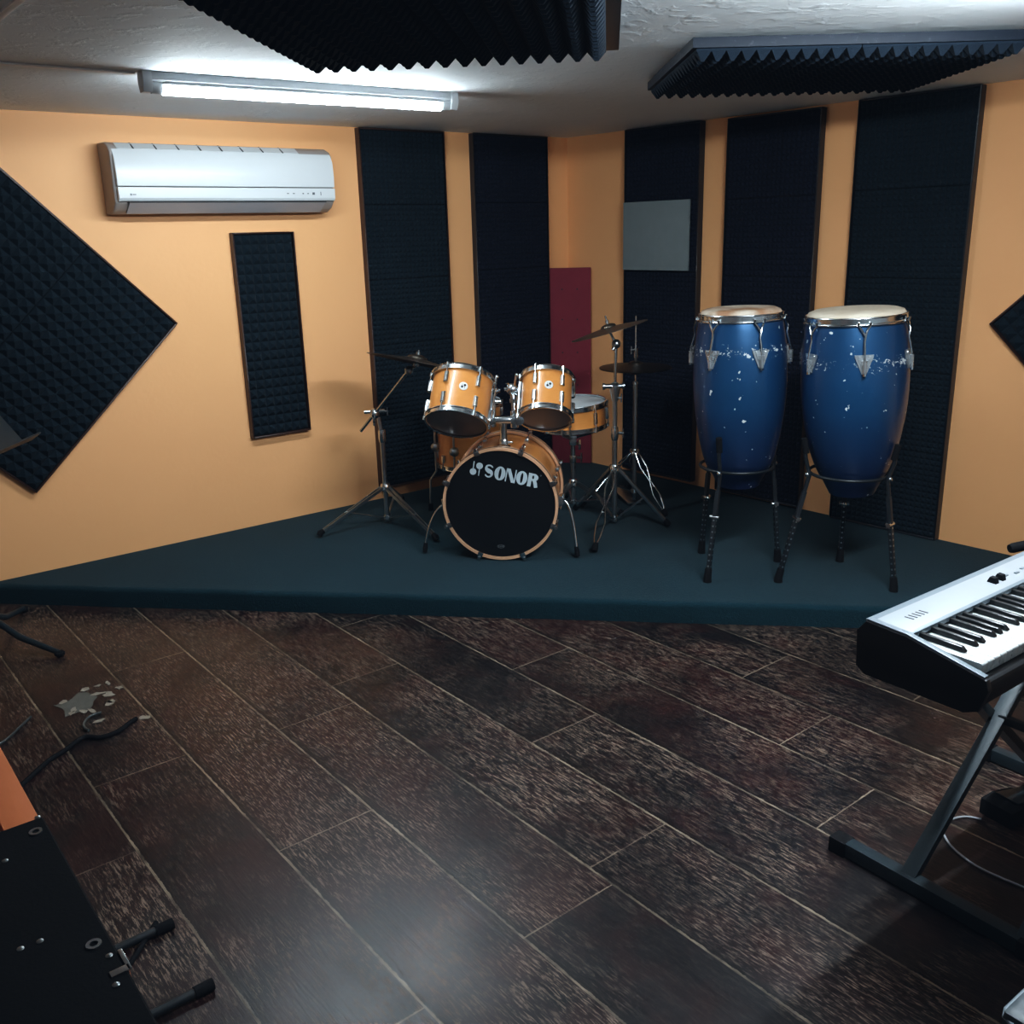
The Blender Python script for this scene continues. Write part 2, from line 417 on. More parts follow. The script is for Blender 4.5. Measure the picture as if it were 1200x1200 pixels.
# ------------------------------------------------------------------ the stage
aS = radians(-8.078); nS = wnor(aS); dS = 3.543
sl = meet(nL, LEFT_D, nS, dS); sr = meet(nR, RIGHT_D, nS, dS)
st = thing('stage_platform', 'low corner stage covered in dark teal carpet under the drum kit', 'stage', (c_back.x, c_back.y - 1.2, 0))
mb = MB()
poly = [(p.x - st.location.x, p.y - st.location.y) for p in (sl, sr, c_back)]
def rounded_stage():
    # front edge rolled over like wrapped carpet
    vs = []; fs = []
    prof = [(0.0, 0.0)] + [(0.0 + .022 * (1 - cos(t)), STAGE - .022 + .022 * sin(t)) for t in [pi / 2 * i / 6 for i in range(7)]]
    N = 60
    for i in range(N + 1):
        t = i / N; p = sl.lerp(sr, t) - st.location
        wob = .0025 * sin(t * 41) + .002 * sin(t * 97)
        for k, (d, z) in enumerate(prof):
            q = p + nS * (d + wob * (1 if z > .01 else .4)); vs.append((q.x, q.y, z))
    m = len(prof)
    for i in range(N):
        for k in range(m - 1): fs.append([i * m + k, (i + 1) * m + k, (i + 1) * m + k + 1, i * m + k + 1])
    k = len(vs); q = c_back - st.location; vs.append((q.x, q.y, STAGE))
    fs.append([i * m + m - 1 for i in range(N + 1)] + [k])
    return MB().add(vs, fs)
rounded_stage().build('carpet_covering', M['carpet'], st, angle=60)
# ------------------------------------------------------------------ acoustic panels
def pyramid_tile(x0, x1, z0, z1, d0, hp, pitch):
    g = .0015; x0 += g; x1 -= g; z0 += g; z1 -= g
    nx = max(1, round((x1 - x0) / pitch)); nz = max(1, round((z1 - z0) / pitch))
    dx, dz = (x1 - x0) / nx, (z1 - z0) / nz; vs = []; fs = []
    for j in range(nz + 1):
        for i in range(nx + 1): vs.append((x0 + dx * i, -d0, z0 + dz * j))
    def gi(i, j): return j * (nx + 1) + i
    for j in range(nz):
        for i in range(nx):
            k = len(vs); c = V((x0 + dx * (i + .5), -d0 - hp, z0 + dz * (j + .5)))
            q = [(-.10, -.10), (.10, -.10), (.10, .10), (-.10, .10)]
            vs += [(c.x + a * dx, c.y, c.z + b * dz) for a, b in q]
            lo = [gi(i, j), gi(i + 1, j), gi(i + 1, j + 1), gi(i, j + 1)]
            for t in range(4): fs.append([lo[t], lo[(t + 1) % 4], k + (t + 1) % 4, k + t])
            fs.append([k, k + 1, k + 2, k + 3])
    k = len(vs); vs += [(x0, -.004, z0), (x1, -.004, z0), (x1, -.004, z1), (x0, -.004, z1)]
    def side(ids, a, b): fs.append(ids + [b, a])
    side([gi(i, 0) for i in range(nx + 1)], k, k + 1); side([gi(nx, j) for j in range(nz + 1)], k + 1, k + 2)
    side([gi(i, nz) for i in range(nx, -1, -1)], k + 2, k + 3); side([gi(0, j) for j in range(nz, -1, -1)], k + 3, k)
    fs.append([k + 3, k + 2, k + 1, k])
    return vs, fs
def foam_panel(root, W, H, xs, zs, dframe, dbase, hp, pitch, ft, mfoam, mframe, open_front=0, inset=0):
    mb = MB()
    mb.box((0, -dframe, 0), (ft, -.0005, H)); mb.box((W - ft, -dframe, 0), (W, -.0005, H))
    mb.box((ft, -dframe, 0), (W - ft, -.0005, ft)); mb.box((ft, -dframe, H - ft), (W - ft, -.0005, H))
    mb.box((ft, -.004, ft), (W - ft, -.0006, H - ft))
    mb.build('frame', mframe, root, .0012, 1)
    i0 = ft + inset
    xs = [i0] + xs + [W - i0]; zs = [i0] + zs + [H - i0]
    for a, b in zip(xs[:-1], xs[1:]):
        for c, d in zip(zs[:-1], zs[1:]):
            vs, fs = pyramid_tile(a, b, c, d, dbase, hp, pitch)
            MB().add(vs, fs).build('foam_tile', mfoam, root, angle=25)
def on_left(s, z): q = wdir(LEFT_A) * s + nL * LEFT_D; return (q.x, q.y, z)
def on_right(s, z): q = wdir(RIGHT_A) * s + nR * RIGHT_D; return (q.x, q.y, z)
GP = 'tall dark foam acoustic panels on the orange walls'
def wall_panel(wallname, s0, s1, z0, z1, zs, label, fm='foam', fr='frame', d=(.042, .034, .009), group=GP, pitch=.026):
    f = on_left if wallname == 'L' else on_right
    t = thing('acoustic_panel', label, 'acoustic panel', f(s0, z0), LEFT_A if wallname == 'L' else RIGHT_A, group)
    foam_panel(t, s1 - s0, z1 - z0, [], [z - z0 for z in zs], d[0], d[1], d[2], pitch, .007, M[fm], M[fr])
    return t
wall_panel('L', 2.585, 3.108, .155, CEIL - .004, [.56, .94, 1.283, 1.662], 'tall dark foam panel right of the air conditioner, behind the left cymbal stand')
wall_panel('L', 3.296, 3.835, .10, CEIL - .004, [.56, .94, 1.303, 1.67], 'tall dark foam panel beside the maroon board, behind the rack toms', 'foam_navy', 'frame_black')
wall_panel('R', -3.826, -3.300, .115, CEIL - .004, [.5, .88, 1.275, 1.65], 'tall dark foam panel carrying the pale grey square board', 'foam_navy', 'frame_black')
wall_panel('R', -3.132, -2.603, .105, CEIL - .012, [.5, .88, 1.26, 1.64], 'tall dark foam panel on the right wall behind the gap between the two congas', 'foam_navy', 'frame_black')
wall_panel('R', -2.422, -1.880, .092, CEIL - .004, [.49, .855, 1.264, 1.648], 'tallest, widest dark foam panel behind the right conga, nearest the keyboard', 'foam', 'frame_black')
wall_panel('L', 1.868, 2.186, .548, 1.538, [], 'short narrow dark foam panel hung under the air conditioner', 'foam', 'frame', (.040, .022, .017), 'small foam panels on the orange walls', .046)

def diamond(wallname, s, z, side, ang, label):
    f = on_left if wallname == 'L' else on_right
    t = thing('acoustic_panel', label, 'acoustic panel', f(s, z), 0, 'diamond-hung foam panels')
    A = LEFT_A if wallname == 'L' else RIGHT_A
    t.rotation_mode = 'QUATERNION'
    t.rotation_quaternion = (Matrix.Rotation(A, 3, 'Z') @ Matrix.Rotation(ang, 3, 'Y')).to_quaternion()
    foam_panel(t, side, side, [side / 2], [side / 2], .030, .020, .019, .047, .008, M['foam'], M['frame'])
# corner at the bottom, one edge going up to the right
diamond('L', .848, .458, .99, -atan2(.682, .714), 'large dark foam square hung as a diamond at the left edge')
diamond('R', -1.752 + .70, 1.083 - .70, .99, -radians(45), 'dark foam square hung as a diamond at the right edge')

# maroon board standing across the corner
pa = V(on_left(3.852, 0)) - nL * .012; pb = V(on_right(-4.125, 0)) - nR * .004
dd = pb - pa; Wd = dd.length
t = thing('corner_board', 'maroon cloth-covered board standing across the corner behind the snare drum', 'board', (pa.x, pa.y, STAGE), atan2(dd.y, dd.x))
MB().box((0, -.022, .002), (Wd, 0, 1.293 - STAGE)).build('board', M['maroon'], t, .004)
for z in (.30, .50, .70, .90, 1.08):
    for x in (Wd * .32, Wd * .68): MB().tube((x, -.0235, z), (x, -.0205, z), .0045).build('screw', M['darkgap'], t)

t = thing('blank_board', 'blank pale grey square board fixed on the dark foam panel left of the congas', 'board', on_right(-3.808, 1.284), RIGHT_A)
t.location = V(t.location) - nR * .0555
MB().box((0, -.012, 0), (.468, 0, .366)).build('board', M['greyboard'], t, .002)

# ------------------------------------------------------------------ ceiling foam
def ceiling_panel(corner, ang, W, D, label, board, pitch=.05, top=.0008, bt=.045, ov=.02, apex=.076):
    dx = wdir(ang); t = thing('ceiling_acoustic_panel', label, 'acoustic panel', (corner[0], corner[1], CEIL), 0, 'foam panels fixed to the ceiling')
    R = Matrix((dx, (0, 0, 1), V(dx).cross(V((0, 0, 1))))).transposed()
    t.rotation_mode = 'QUATERNION'; t.rotation_quaternion = R.to_quaternion()
    mb = MB(); mb.box((-.012, -top - bt, -.4 * ov), (W + ov, -top, D + .012)); mb.build('backing_board', board, t, .002)
    ns = max(1, round(W / .48)); nd = max(1, round(D / .48))
    for i in range(ns):
        for j in range(nd):
            vs, fs = pyramid_tile(W / ns * i, W / ns * (i + 1), D / nd * j, D / nd * (j + 1), apex - .026, .026, pitch)
            vs = [(a, -top - bt + .002 if b > -.01 else b, c) for a, b, c in vs]
            MB().add(vs, fs).build('foam_tile', M['foam_ceil'], t, angle=25)
ceiling_panel((-.550, 3.004), radians(-6.0), .855, 1.3, 'dark foam ceiling panel in front of the fluorescent light', M['frame_black'], .05, .0008, .044, .034, .076)
ceiling_panel((.555, 3.800), radians(.5), .955, .83, 'dark foam ceiling panel above the congas', M['board_blue'], .042, .011, .028, .004, .071)

# ------------------------------------------------------------------ fluorescent lights
def batten(a, b, label, tm='tube'):
    a, b = V(a), V(b); d = b - a; L = d.length; c = (a + b) / 2
    t = thing('fluorescent_light', label, 'ceiling light', (c.x, c.y, CEIL), atan2(d.y, d.x), 'fluorescent battens on the ceiling')
    h = L / 2
    MB().prism([(-.024, -.001), (.024, -.001), (.024, -.026), (.016, -.032), (-.016, -.032), (-.024, -.026)], -h + .015, h - .015, 'x').build('housing', M['enamel'], t, .002)
    for sgn in (-1, 1):
        x0, x1 = sorted((sgn * (h - .03), sgn * h))
        MB().prism([(-.030, -.001), (.030, -.001), (.032, -.035), (.020, -.064), (-.020, -.064), (-.032, -.035)], x0, x1, 'x').build('end_cap', M['white'], t, .003)
        x2 = sgn * (h - .07)
        MB().tube((sgn * (h - .03), 0, -.046), (x2, 0, -.046), .0205).build('tube_collar', M['enamel'], t)
    ang = [radians(-196 + 212 * i / 18) for i in range(19)]
    mb = MB(); mb.prism([(.0225 * cos(q), -.046 + .0225 * sin(q)) for q in ang], -h + .068, h - .068, 'x'); tb = mb.build('tube', M[tm], t)
    ang = [radians(16 + 148 * i / 10) for i in range(11)]
    MB().prism([(.0227 * cos(q), -.0455 + .0227 * sin(q)) for q in ang], -h + .069, h - .069, 'x').build('tube_back', M['enamel'], tb)  # opaque upper half, added to keep tube glow off the ceiling
    return t
a = onz(163, 83, CEIL); b = onz(532, 109, CEIL)
batten(a, b, 'lit fluorescent batten on the ceiling above the air conditioner')
ax = wdir(radians(36.2)); cc = V((1.02, 2.10, 0))
batten(cc - ax * .61, cc + ax * .61, 'lit fluorescent batten on the ceiling over the keyboard', 'tube_near')

# ------------------------------------------------------------------ air conditioner
AW = 1.04
t = thing('air_conditioner', 'white wall-mounted split air conditioner at top of the left orange wall', 'air conditioner', on_left(1.320, 1.627), LEFT_A)
def ac(poly, x0, x1, nm, m, bv=.004): return MB().prism([(-d, z) for d, z in poly], x0, x1, 'x').build(nm, m, t, bv, 3)
ac([(0.001, .0), (.075, -.002), (.120, .018), (.150, .045), (.156, .25), (.135, .272), (.09, .290), (.001, .293)], 0, AW, 'body', M['offwhite'], .008)
ac([(.150, .112), (.176, .110), (.178, .160), (.172, .225), (.150, .262), (.14, .258)], .010, AW - .006, 'front_panel', M['white'], .005)
ac([(.145, .050), (.168, .050), (.176, .062), (.177, .106), (.150, .106)], .010, AW - .006, 'lower_trim', M['white'], .003)
ac([(.092, .003), (.100, -.001), (.166, .043), (.160, .047)], .055, AW - .055, 'louver', plain('louver_grey', (.40, .39, .41), .4, var=.04), .001)
ac([(.148, .2585), (.152, .262), (.112, .287), (.104, .287)], .035, AW - .17, 'intake_grille', M['white'], .001)
for k in range(8):
    x = .10 + k * .098; MB().prism([(-.1535, .2615), (-.1525, .2640), (-.106, .2900), (-.108, .2870)], x, x + .006, 'x').build('grille_divider', M['darkgap'], t)
mb = MB(); mb.box((.052, -.1675, .043), (AW - .052, -.160, .0475))
mb.add([], []); mb.build('louver_gap', M['darkgap'], t)
mb = MB()
mb.box((.058, -.1782, .072), (.064, -.1765, .080)); mb.box((.067, -.1780, .074), (.082, -.1765, .078)); mb.build('maker_mark', M['led'], t)
mb = MB()
for x, w, h in ((.78, .010, .004), (.81, .010, .004), (.86, .007, .005), (.885, .008, .004), (.912, .012, .011), (.955, .003, .016)):
    MB().box((x, -.1780, .082 - h / 2), (x + w, -.1765, .082 + h / 2)).build('display_mark', M['led'], t)

# ------------------------------------------------------------------ drum parts
def lug(mb, T, h, w=.014, d=.012):
    # casing on the shell: T has x along the surface normal, z along the drum axis
    mb.add(*rounded(d, w, h), T)
def rounded(d, w, h):
    # small tapered block with domed front, x outwards
    vs = []; fs = []
    lv = [(0, 1, 1), (d * .6, 1, 1), (d, .6, .86)]
    for x, kw, kh in lv: vs += [(x, -w / 2 * kw, -h / 2 * kh), (x, w / 2 * kw, -h / 2 * kh), (x, w / 2 * kw, h / 2 * kh), (x, -w / 2 * kw, h / 2 * kh)]
    for k in range(2):
        for i in range(4): j = (i + 1) % 4; fs.append([k * 4 + i, k * 4 + j, k * 4 + 4 + j, k * 4 + 4 + i])
    fs += [[3, 2, 1, 0], [8, 9, 10, 11]]
    return vs, fs
def radial(a, R, z):    # frame at shell angle a: x out, z along axis
    m = Matrix.Rotation(a, 4, 'Z'); m.translation = V((R * cos(a), R * sin(a), z)); return m
def badge(root, T, r=.016):
    MB(T).lathe([(0, .0022), (r * .9, .0022), (r, .0010), (r, -.003)], 28).build('badge', M['badge'], root)
    mb = MB(T); mallets(mb, r * .92 / 80, .0026)
    mb.build('badge_emblem', M['badge_dark'], root.children[-1] if False else bpy.data.objects[[o.name for o in C.objects if o.parent == root and o.name.startswith('badge') and 'emblem' not in o.name][-1]])
def disc(mb, cx, cy, r, z, n=20, h=.0006): mb.prism([(cx + r * cos(2 * pi * i / n), cy + r * sin(2 * pi * i / n)) for i in range(n)], z, z + h, 'z')
def mallets(mb, k, z):
    # the two crossed-over mallets of the maker's emblem, x right, y up
    disc(mb, -30 * k, -22 * k, 30 * k, z); mb.prism([(-36 * k, 0), (-24 * k, 0), (-27 * k, 66 * k), (-33 * k, 66 * k)], z, z + .0006, 'z')
    disc(mb, 32 * k, 26 * k, 30 * k, z); mb.prism([(26 * k, 0), (38 * k, 0), (35 * k, -62 * k), (29 * k, -62 * k)], z, z + .0006, 'z')
def hoop_prof(R, z, top=True):
    s = 1 if top else -1
    return [(R + .002, z - s * .016), (R + .0095, z - s * .016), (R + .0095, z - s * .012), (R + .006, z - s * .009), (R + .006, z + s * .004), (R + .0095, z + s * .007), (R + .008, z + s * .010), (R + .001, z + s * .009), (R + .001, z + s * .002), (R + .002, z)]
def drum(root, T, R, H, nl, a0, headtop, headbot, badge_a=None, lugh=.034, double=True, shellm=None):
    """T puts the drum's own frame (z = axis, 0..H from the resonant to the batter side) into the root's frame"""
    prof = [(R, .006), (R, H - .006), (R - .004, H - .001), (R - .007, H - .006), (R - .007, .006), (R - .004, .001)]
    MB(T).lathe(prof, 64, None, True).build('shell', shellm or M['maple'], root)
    MB(T).lathe([(0, H + .0015), (R - .004, H + .0015), (R + .001, H), (R + .001, H - .004)], 56).build('batter_head', M[headtop], root)
    if headbot: MB(T).lathe([(0, -.0015), (R - .004, -.0015), (R + .001, 0), (R + .001, .004)], 56).build('resonant_head', M[headbot], root)
    MB(T).lathe(hoop_prof(R + .002, H), 64, None, True).build('hoop', M['chrome'], root)
    MB(T).lathe(hoop_prof(R + .002, 0, False), 64, None, True).build('hoop', M['chrome'], root)
    for k in range(nl):
        a = a0 + 2 * pi * k / nl
        for zz, sg in ((H - .048 - (lugh - .034) / 2, 1), (.048 + (lugh - .034) / 2, -1)) if double else ((H / 2, 0),):
            mb = MB(T); mb.add(*rounded(.018, .020, lugh if double else .06), radial(a, R - .001, zz))
            L = mb.build('lug', M['chrome'], root, .0015)
            mb = MB(T)
            rp = R + .011
            for s2 in ((sg,) if sg else (-1, 1)):
                ze = H + .006 if s2 > 0 else -.006
                p0 = V((rp * cos(a), rp * sin(a), zz + s2 * .012)); p1 = V((rp * cos(a), rp * sin(a), ze))
                mb.tube(p0, p1, .0036, seg=8); mb.tube(p1 - V((0, 0, s2 * .014)), p1 + V((0, 0, s2 * .005)), .0065, seg=8)
            mb.build('tension_rod', M['chrome'], L)
    if badge_a is not None:
        bt = radial(badge_a, R, H * .55) @ Matrix(((0, 0, 1, 0), (1, 0, 0, 0), (0, 1, 0, 0), (0, 0, 0, 1)))
        b = MB(bt_mul(T, bt)).lathe([(0, .0022), (.0175, .0022), (.0190, .0010), (.0190, -.004)], 28).build('badge', M['badge'], root)
        mb = MB(bt_mul(T, bt)); mallets(mb, .0170 / 95, .0022); mb.build('badge_emblem', M['badge_dark'], b)
def bt_mul(a, b): return a @ b

# ------------------------------------------------------------------ bass drum
AZ = radians(83); axis = V((cos(AZ), sin(AZ), 0))
foot = onz(588, 657, STAGE); RB = .2585
front_c = V((foot.x, foot.y, STAGE + RB + .003))
bass = thing('bass_drum', 'honey-coloured bass drum with a black front head reading SONOR', 'drum', (foot.x, foot.y + .2, STAGE))
# drum frame: z runs from the front head to the rear, x to the picture's right, y = z cross x
Tb = frame_from_z(axis, front_c - bass.location, (1, 0, 0))
# with z pointing away and x right, y points down: angles below are measured with that in mind
DB = .40
RS = RB - .016
MB(Tb).lathe([(RS, .03), (RS, DB - .03), (RS - .007, DB - .03), (RS - .007, .03)], 72, None, True).build('shell', M['maple'], bass)
for nm, z0, z1 in (('front_hoop', 0, .042), ('rear_hoop', DB - .042, DB)):
    h = MB(Tb).lathe([(RB - .0125, z0), (RB - .001, z0), (RB, z0 + .001), (RB, z1 - .001), (RB - .001, z1), (RB - .0125, z1)], 80, None, True).build(nm, M['maple_pale'], bass, 0)
    MB(Tb).lathe([(RB - .002, (z0 + z1) / 2 - .005), (RB + .0006, (z0 + z1) / 2 - .005), (RB + .0006, (z0 + z1) / 2 + .005), (RB - .002, (z0 + z1) / 2 + .005)], 80, None, True).build('inlay', M['badge_dark'], h)
fh = MB(Tb).lathe([(0, .010), (RB - .0135, .010), (RB - .013, .030)], 72).build('front_head', M['blackhead'], bass)
MB(Tb).lathe([(0, DB - .010), (RB - .0135, DB - .010), (RB - .013, DB - .03)], 72).build('rear_head', M['whitehead'], bass)
# lettering, x right / y up in units of the head
U = .000323
Tl = Tb @ Matrix.Translation((0, 0, .0096)) @ Matrix.Rotation(radians(12), 4, 'Z') @ Matrix.Diagonal((U, -U, -1, 1)) 
def ell(cx, cy, rx, ry, n=40, a0=0, a1=2 * pi, ex=2.0):
    out = []
    for i in range(n):
        a = a0 + (a1 - a0) * i / n; c, s_ = cos(a), sin(a)
        out.append((cx + rx * math.copysign(abs(c) ** (2 / ex), c), cy + ry * math.copysign(abs(s_) ** (2 / ex), s_)))
    return out
def ring(mb, outer, inner, z0, z1):
    n = len(outer); vs = [(x, y, z) for z in (z0, z1) for poly in (outer, inner) for x, y in poly]
    fs = []
    for i in range(n):
        j = (i + 1) % n
        fs += [[i, j, n + j, n + i], [2 * n + i, 3 * n + i, 3 * n + j, 2 * n + j], [i, 2 * n + i, 2 * n + j, j], [n + i, n + j, 3 * n + j, 3 * n + i]]
    mb.add(vs, fs)
def stroke(mb, pts, ws, z0, z1, nrm=None):
    # ribbon of varying width along points
    L, R_ = [], []
    n = len(pts)
    for i in range(n):
        a, b = V((*pts[max(i - 1, 0)], 0)), V((*pts[min(i + 1, n - 1)], 0)); d = (b - a).normalized(); q = V((-d.y, d.x, 0)) * ws[i] / 2
        L.append(V((*pts[i], 0)) + q); R_.append(V((*pts[i], 0)) - q)
    for i in range(n - 1):
        mb.prism([(p.x, p.y) for p in (L[i], L[i + 1], R_[i + 1], R_[i])], z0, z1, 'z')
def letters(mb, z0=0.0, z1=.0008):
    yb, yt = 335, 525; ym = (yb + yt) / 2; hh = (yt - yb) / 2
    # S
    cx = -237; pts = []; ws = []
    for i in range(33):
        t_ = i / 32
        # spine of an S from upper right to lower left
        if t_ < .5:
            a = radians(20 + (270 - 20) * t_ / .5); pts.append((cx + 44 * cos(a), yt - 50 + 38 * sin(a)))
        else:
            a = radians(90 - (250) * (t_ - .5) / .5); pts.append((cx + 44 * cos(a), yb + 55 + 40 * sin(a)))
        ws.append(22 + 40 * math.exp(-((t_ - .5) / .17) ** 2) - 4 * abs(t_ - .5))
    pts = [p for p in pts]
    stroke(mb, pts, ws, z0, z1)
    # O O
    for cx in (-83, 220):
        ring(mb, ell(cx, ym, 76, hh + 3), ell(cx, ym, 18, hh - 22), z0, z1)
    # N
    mb.prism([(-2, yb), (14, yb), (14, yt), (-2, yt)], z0, z1, 'z'); mb.prism([(122, yb), (138, yb), (138, yt), (122, yt)], z0, z1, 'z')
    mb.prism([(-2, yt), (50, yt), (138, yb), (86, yb)], z0, z1, 'z')
    # R
    mb.prism([(306, yb), (358, yb), (358, yt), (306, yt)], z0, z1, 'z')
    ring(mb, ell(378, yt - 52, 66, 52, 40), ell(372, yt - 52, 14, 26, 40), z0, z1 * .9)
    stroke(mb, [(392, yt - 92), (412, yb + 60), (432, yb)], [46, 50, 46], z0, z1 * .8)
    # emblem
    for cx, cy, r in ((-451, 379, 46), (-376, 476, 46)): mb.prism([(cx + r * cos(2 * pi * i / 28), cy + r * sin(2 * pi * i / 28)) for i in range(28)], z0, z1, 'z')
    mb.prism([(-464, 420), (-448, 420), (-453, 525), (-466, 525)], z0, z1, 'z'); mb.prism([(-378, 440), (-362, 440), (-360, 337), (-374, 337)], z0, z1, 'z')
    # small registration ring
    ring(mb, ell(470, yt - 8, 9, 9, 16), ell(470, yt - 8, 6, 6, 16), z0, z1)
mb = MB(Tl); letters(mb); o = mb.build('lettering', M['logo'], fh); o['label'] = 'silver SONOR lettering with two mallets'
mb = MB(Tb @ Matrix.Translation((0, 0, .0096)) @ Matrix.Diagonal((1, 1, -1, 1)))
ring(mb, ell(-.003, .197, .017, .0085, 28), ell(-.003, .197, .0145, .0065, 28), 0, .0006)
for k in range(4): mb.prism([(-.014 + k * .006, .194), (-.010 + k * .006, .194), (-.010 + k * .006, .200), (-.014 + k * .006, .200)], 0, .0006, 'z')
mb.build('small_mark', plain('faint_print', (.12, .13, .135), .5), fh)
# claws, rods and lugs
for side, z_h, sg in (('f', 0.0, 1), ('r', DB, -1)):
    for k in range(8):
        a = radians(22.5 + 45 * k)
        if side == 'r' and sin(a) > .5: continue
        rf = radial(a, RB, 0)
        mb = MB(Tb)
        zz = z_h
        b0, b1 = sorted((zz - sg * .004, zz + sg * .046)); mb.box((.0005, -.012, b0), (.006, .012, b1), rf)
        b0, b1 = sorted((zz - sg * .005, zz - sg * .0005)); mb.box((-.017, -.012, b0), (.006, .012, b1), rf)
        mb.box((.004, -.007, min(zz, zz + sg * .02)), (.016, .007, max(zz, zz + sg * .02)), rf)
        cl = mb.build('claw', M['chrome'], bass, .0015)
        mb = MB(Tb)
        mb.tube((RB * cos(a) + .010 * cos(a), RB * sin(a) + .010 * sin(a), zz - sg * .010), (RB * cos(a) + .010 * cos(a), RB * sin(a) + .010 * sin(a), zz + sg * .12), .003, seg=8)
        mb.tube((RB * cos(a) + .010 * cos(a), RB * sin(a) + .010 * sin(a), zz - sg * .014), (RB * cos(a) + .010 * cos(a), RB * sin(a) + .010 * sin(a), zz + sg * .004), .0065, seg=8)
        mb.build('tension_rod', M['chrome'], cl)
        mb = MB(Tb); mb.add(*rounded(.024, .018, .045), radial(a, RS - .001, zz + sg * .125)); mb.build('lug', M['chrome'], bass, .002)
# spurs
for px_, py_, side in ((498, 649, -1), (677, 654, 1)):
    tip = onz(px_, py_, STAGE) ; tip.z = STAGE + .008
    ang = radians(178 if side < 0 else -4)
    base = Tb @ V((RS * cos(ang), RS * sin(ang) + .02, .10)) + bass.location
    out = V((side * 1.0, 0, 0))
    p1 = base + out * .030
    pts = []
    for i in range(11):
        q = i / 10
        c1 = p1 + V((side * .045, -.012, -.012)); c2 = tip + V((-side * .012, .02, .10))
        pts.append(p1 * (1 - q) ** 3 + c1 * 3 * q * (1 - q) ** 2 + c2 * 3 * q * q * (1 - q) + tip * q ** 3 - bass.location)
    sp = MB().path(pts, .0062, 10).build('spur', M['chrome'], bass)
    d = (pts[-1] - pts[-2]).normalized()
    MB().path([pts[-1] - d * .045, pts[-1] - d * .02, pts[-1]], [.009, .012, .010], 12).build('rubber_foot', M['rubber'], sp)
    mb = MB(); b = base - bass.location; mb.cbox(b + out * .012, (.03, .05, .045)); mb.tube(b + out * .03 + V((0, 0, -.022)), b + out * .03 + V((0, 0, .028)), .011)
    mb.tube(b + out * .03 + V((0, -.03, .012)), b + out * .03 + V((0, .02, .012)), .006)
    mb.build('spur_bracket', M['chrome'], bass, .003)
# tom holder on top of the shell
hx, hy = Tb @ V((.012, -RS, .10)) + bass.location, None
hb = hx.copy()
zt = row(hb.x, hb.y, 493)
mb = MB(); q = rel(bass, hb)
mb.lathe([(0, .034), (.016, .034), (.019, .028), (.019, .004), (.030, .002), (.030, -.012)], 24, Matrix.Translation(q))
mb.tube(q + V((.018, -.008, .020)), q + V((.040, -.016, .020)), .006); 
mb.build('holder_base', M['chrome'], bass)
ztop = zt - bass.location.z
MB().tube(q + V((0, 0, .01)), V((q.x, q.y, ztop)), .0155, seg=18).build('holder_post', M['chrome'], bass)
mb = MB(); bc = V((q.x, q.y, ztop))
mb.bar(bc + V((-.066, 0, .004)), bc + V((.070, 0, .004)), .036, .030); mb.tube(bc + V((-.034, -.012, .006)), bc + V((.034, -.012, .006)), .017); mb.tube(bc + V((-.066, -.03, .004)), bc + V((-.066, .03, .004)), .022); mb.tube(bc + V((.070, -.03, .004)), bc + V((.070, .03, .004)), .022)
mb.build('holder_crossbar', M['chrome'], bass, .003)
dep_h = (hb - EYE).dot(FW)
for pts in ([(577, 492), (578, 470), (577, 458)], [(603, 493), (602, 470), (600, 456)]):
    W3 = [rel(bass, at(x, y, dep_h)) for x, y in pts]
    ar = MB().path(W3, .0125, 12).build('holder_arm', M['chrome'], bass)
    mb = MB(); mb.ball(W3[-1], .027, 16); mb.tube(W3[0] - V((0, 0, .03)), W3[0] + V((0, 0, .045)), .018, seg=14); mb.tube(W3[1] - V((0, 0, .006)), W3[1] + V((0, 0, .012)), .018, seg=14)
    mb.build('ball_clamp', M['chrome'], ar)
    mb = MB(); w = W3[-1]; mb.bar(w + V((.012, -.01, .014)), w + V((.020, -.014, .062)), .012, .006); mb.ball(w + V((.022, -.014, .064)), .009, 10)
    mb.bar(w + V((-.012, -.012, .01)), w + V((-.022, -.02, .03)), .012, .006)
    mb.tube(w + V((-.035, 0, 0)), w + V((.035, 0, 0)), .008)
    mb.build('wing_nut', M['chrome'], ar)

# ------------------------------------------------------------------ rack toms
def rack_tom(bot, dep, top, tilt, R, label, ab, a0, mount_to):
    b = at(*bot, dep); vx, vy = top[0] - bot[0], bot[1] - top[1]; l = sqrt(vx * vx + vy * vy)
    n = (RT * vx + UP * vy + FW * (l * math.tan(radians(tilt)))).normalized()
    H = l / FOCAL_PX * dep / cos(radians(tilt)) * 1.0
    root = thing('rack_tom', label, 'drum', b, 0, 'rack toms over the bass drum')
    T = frame_from_z(n, (0, 0, 0), RT)
    # angle of the side that faces the eye
    loc = T.inverted() @ (EYE - b); af = atan2(loc.y, loc.x)
    drum(root, T, R, H, 6, af + radians(a0), 'whitehead', 'clearhead', af + radians(ab), .052)
    am = af + radians(mount_to)
    mb = MB(T); mb.add(*rounded(.02, .055, .075), radial(am, R, H * .55)); mb.tube(V((R * cos(am), R * sin(am), H * .62)) * 1, V(((R + .045) * cos(am), (R + .045) * sin(am), H * .66)), .011)
    mb.build('mount_bracket', M['chrome'], root, .003)
rack_tom((535.0, 495.5), 4.12, (542.0, 442.5), 19, .131, 'larger rack tom, left of the pair above the bass drum', 2, 28, 92)
rack_tom((639.0, 490.0), 4.16, (642, 441.5), 20, .111, 'smaller rack tom, right of the pair above the bass drum', 4, 34, -95)

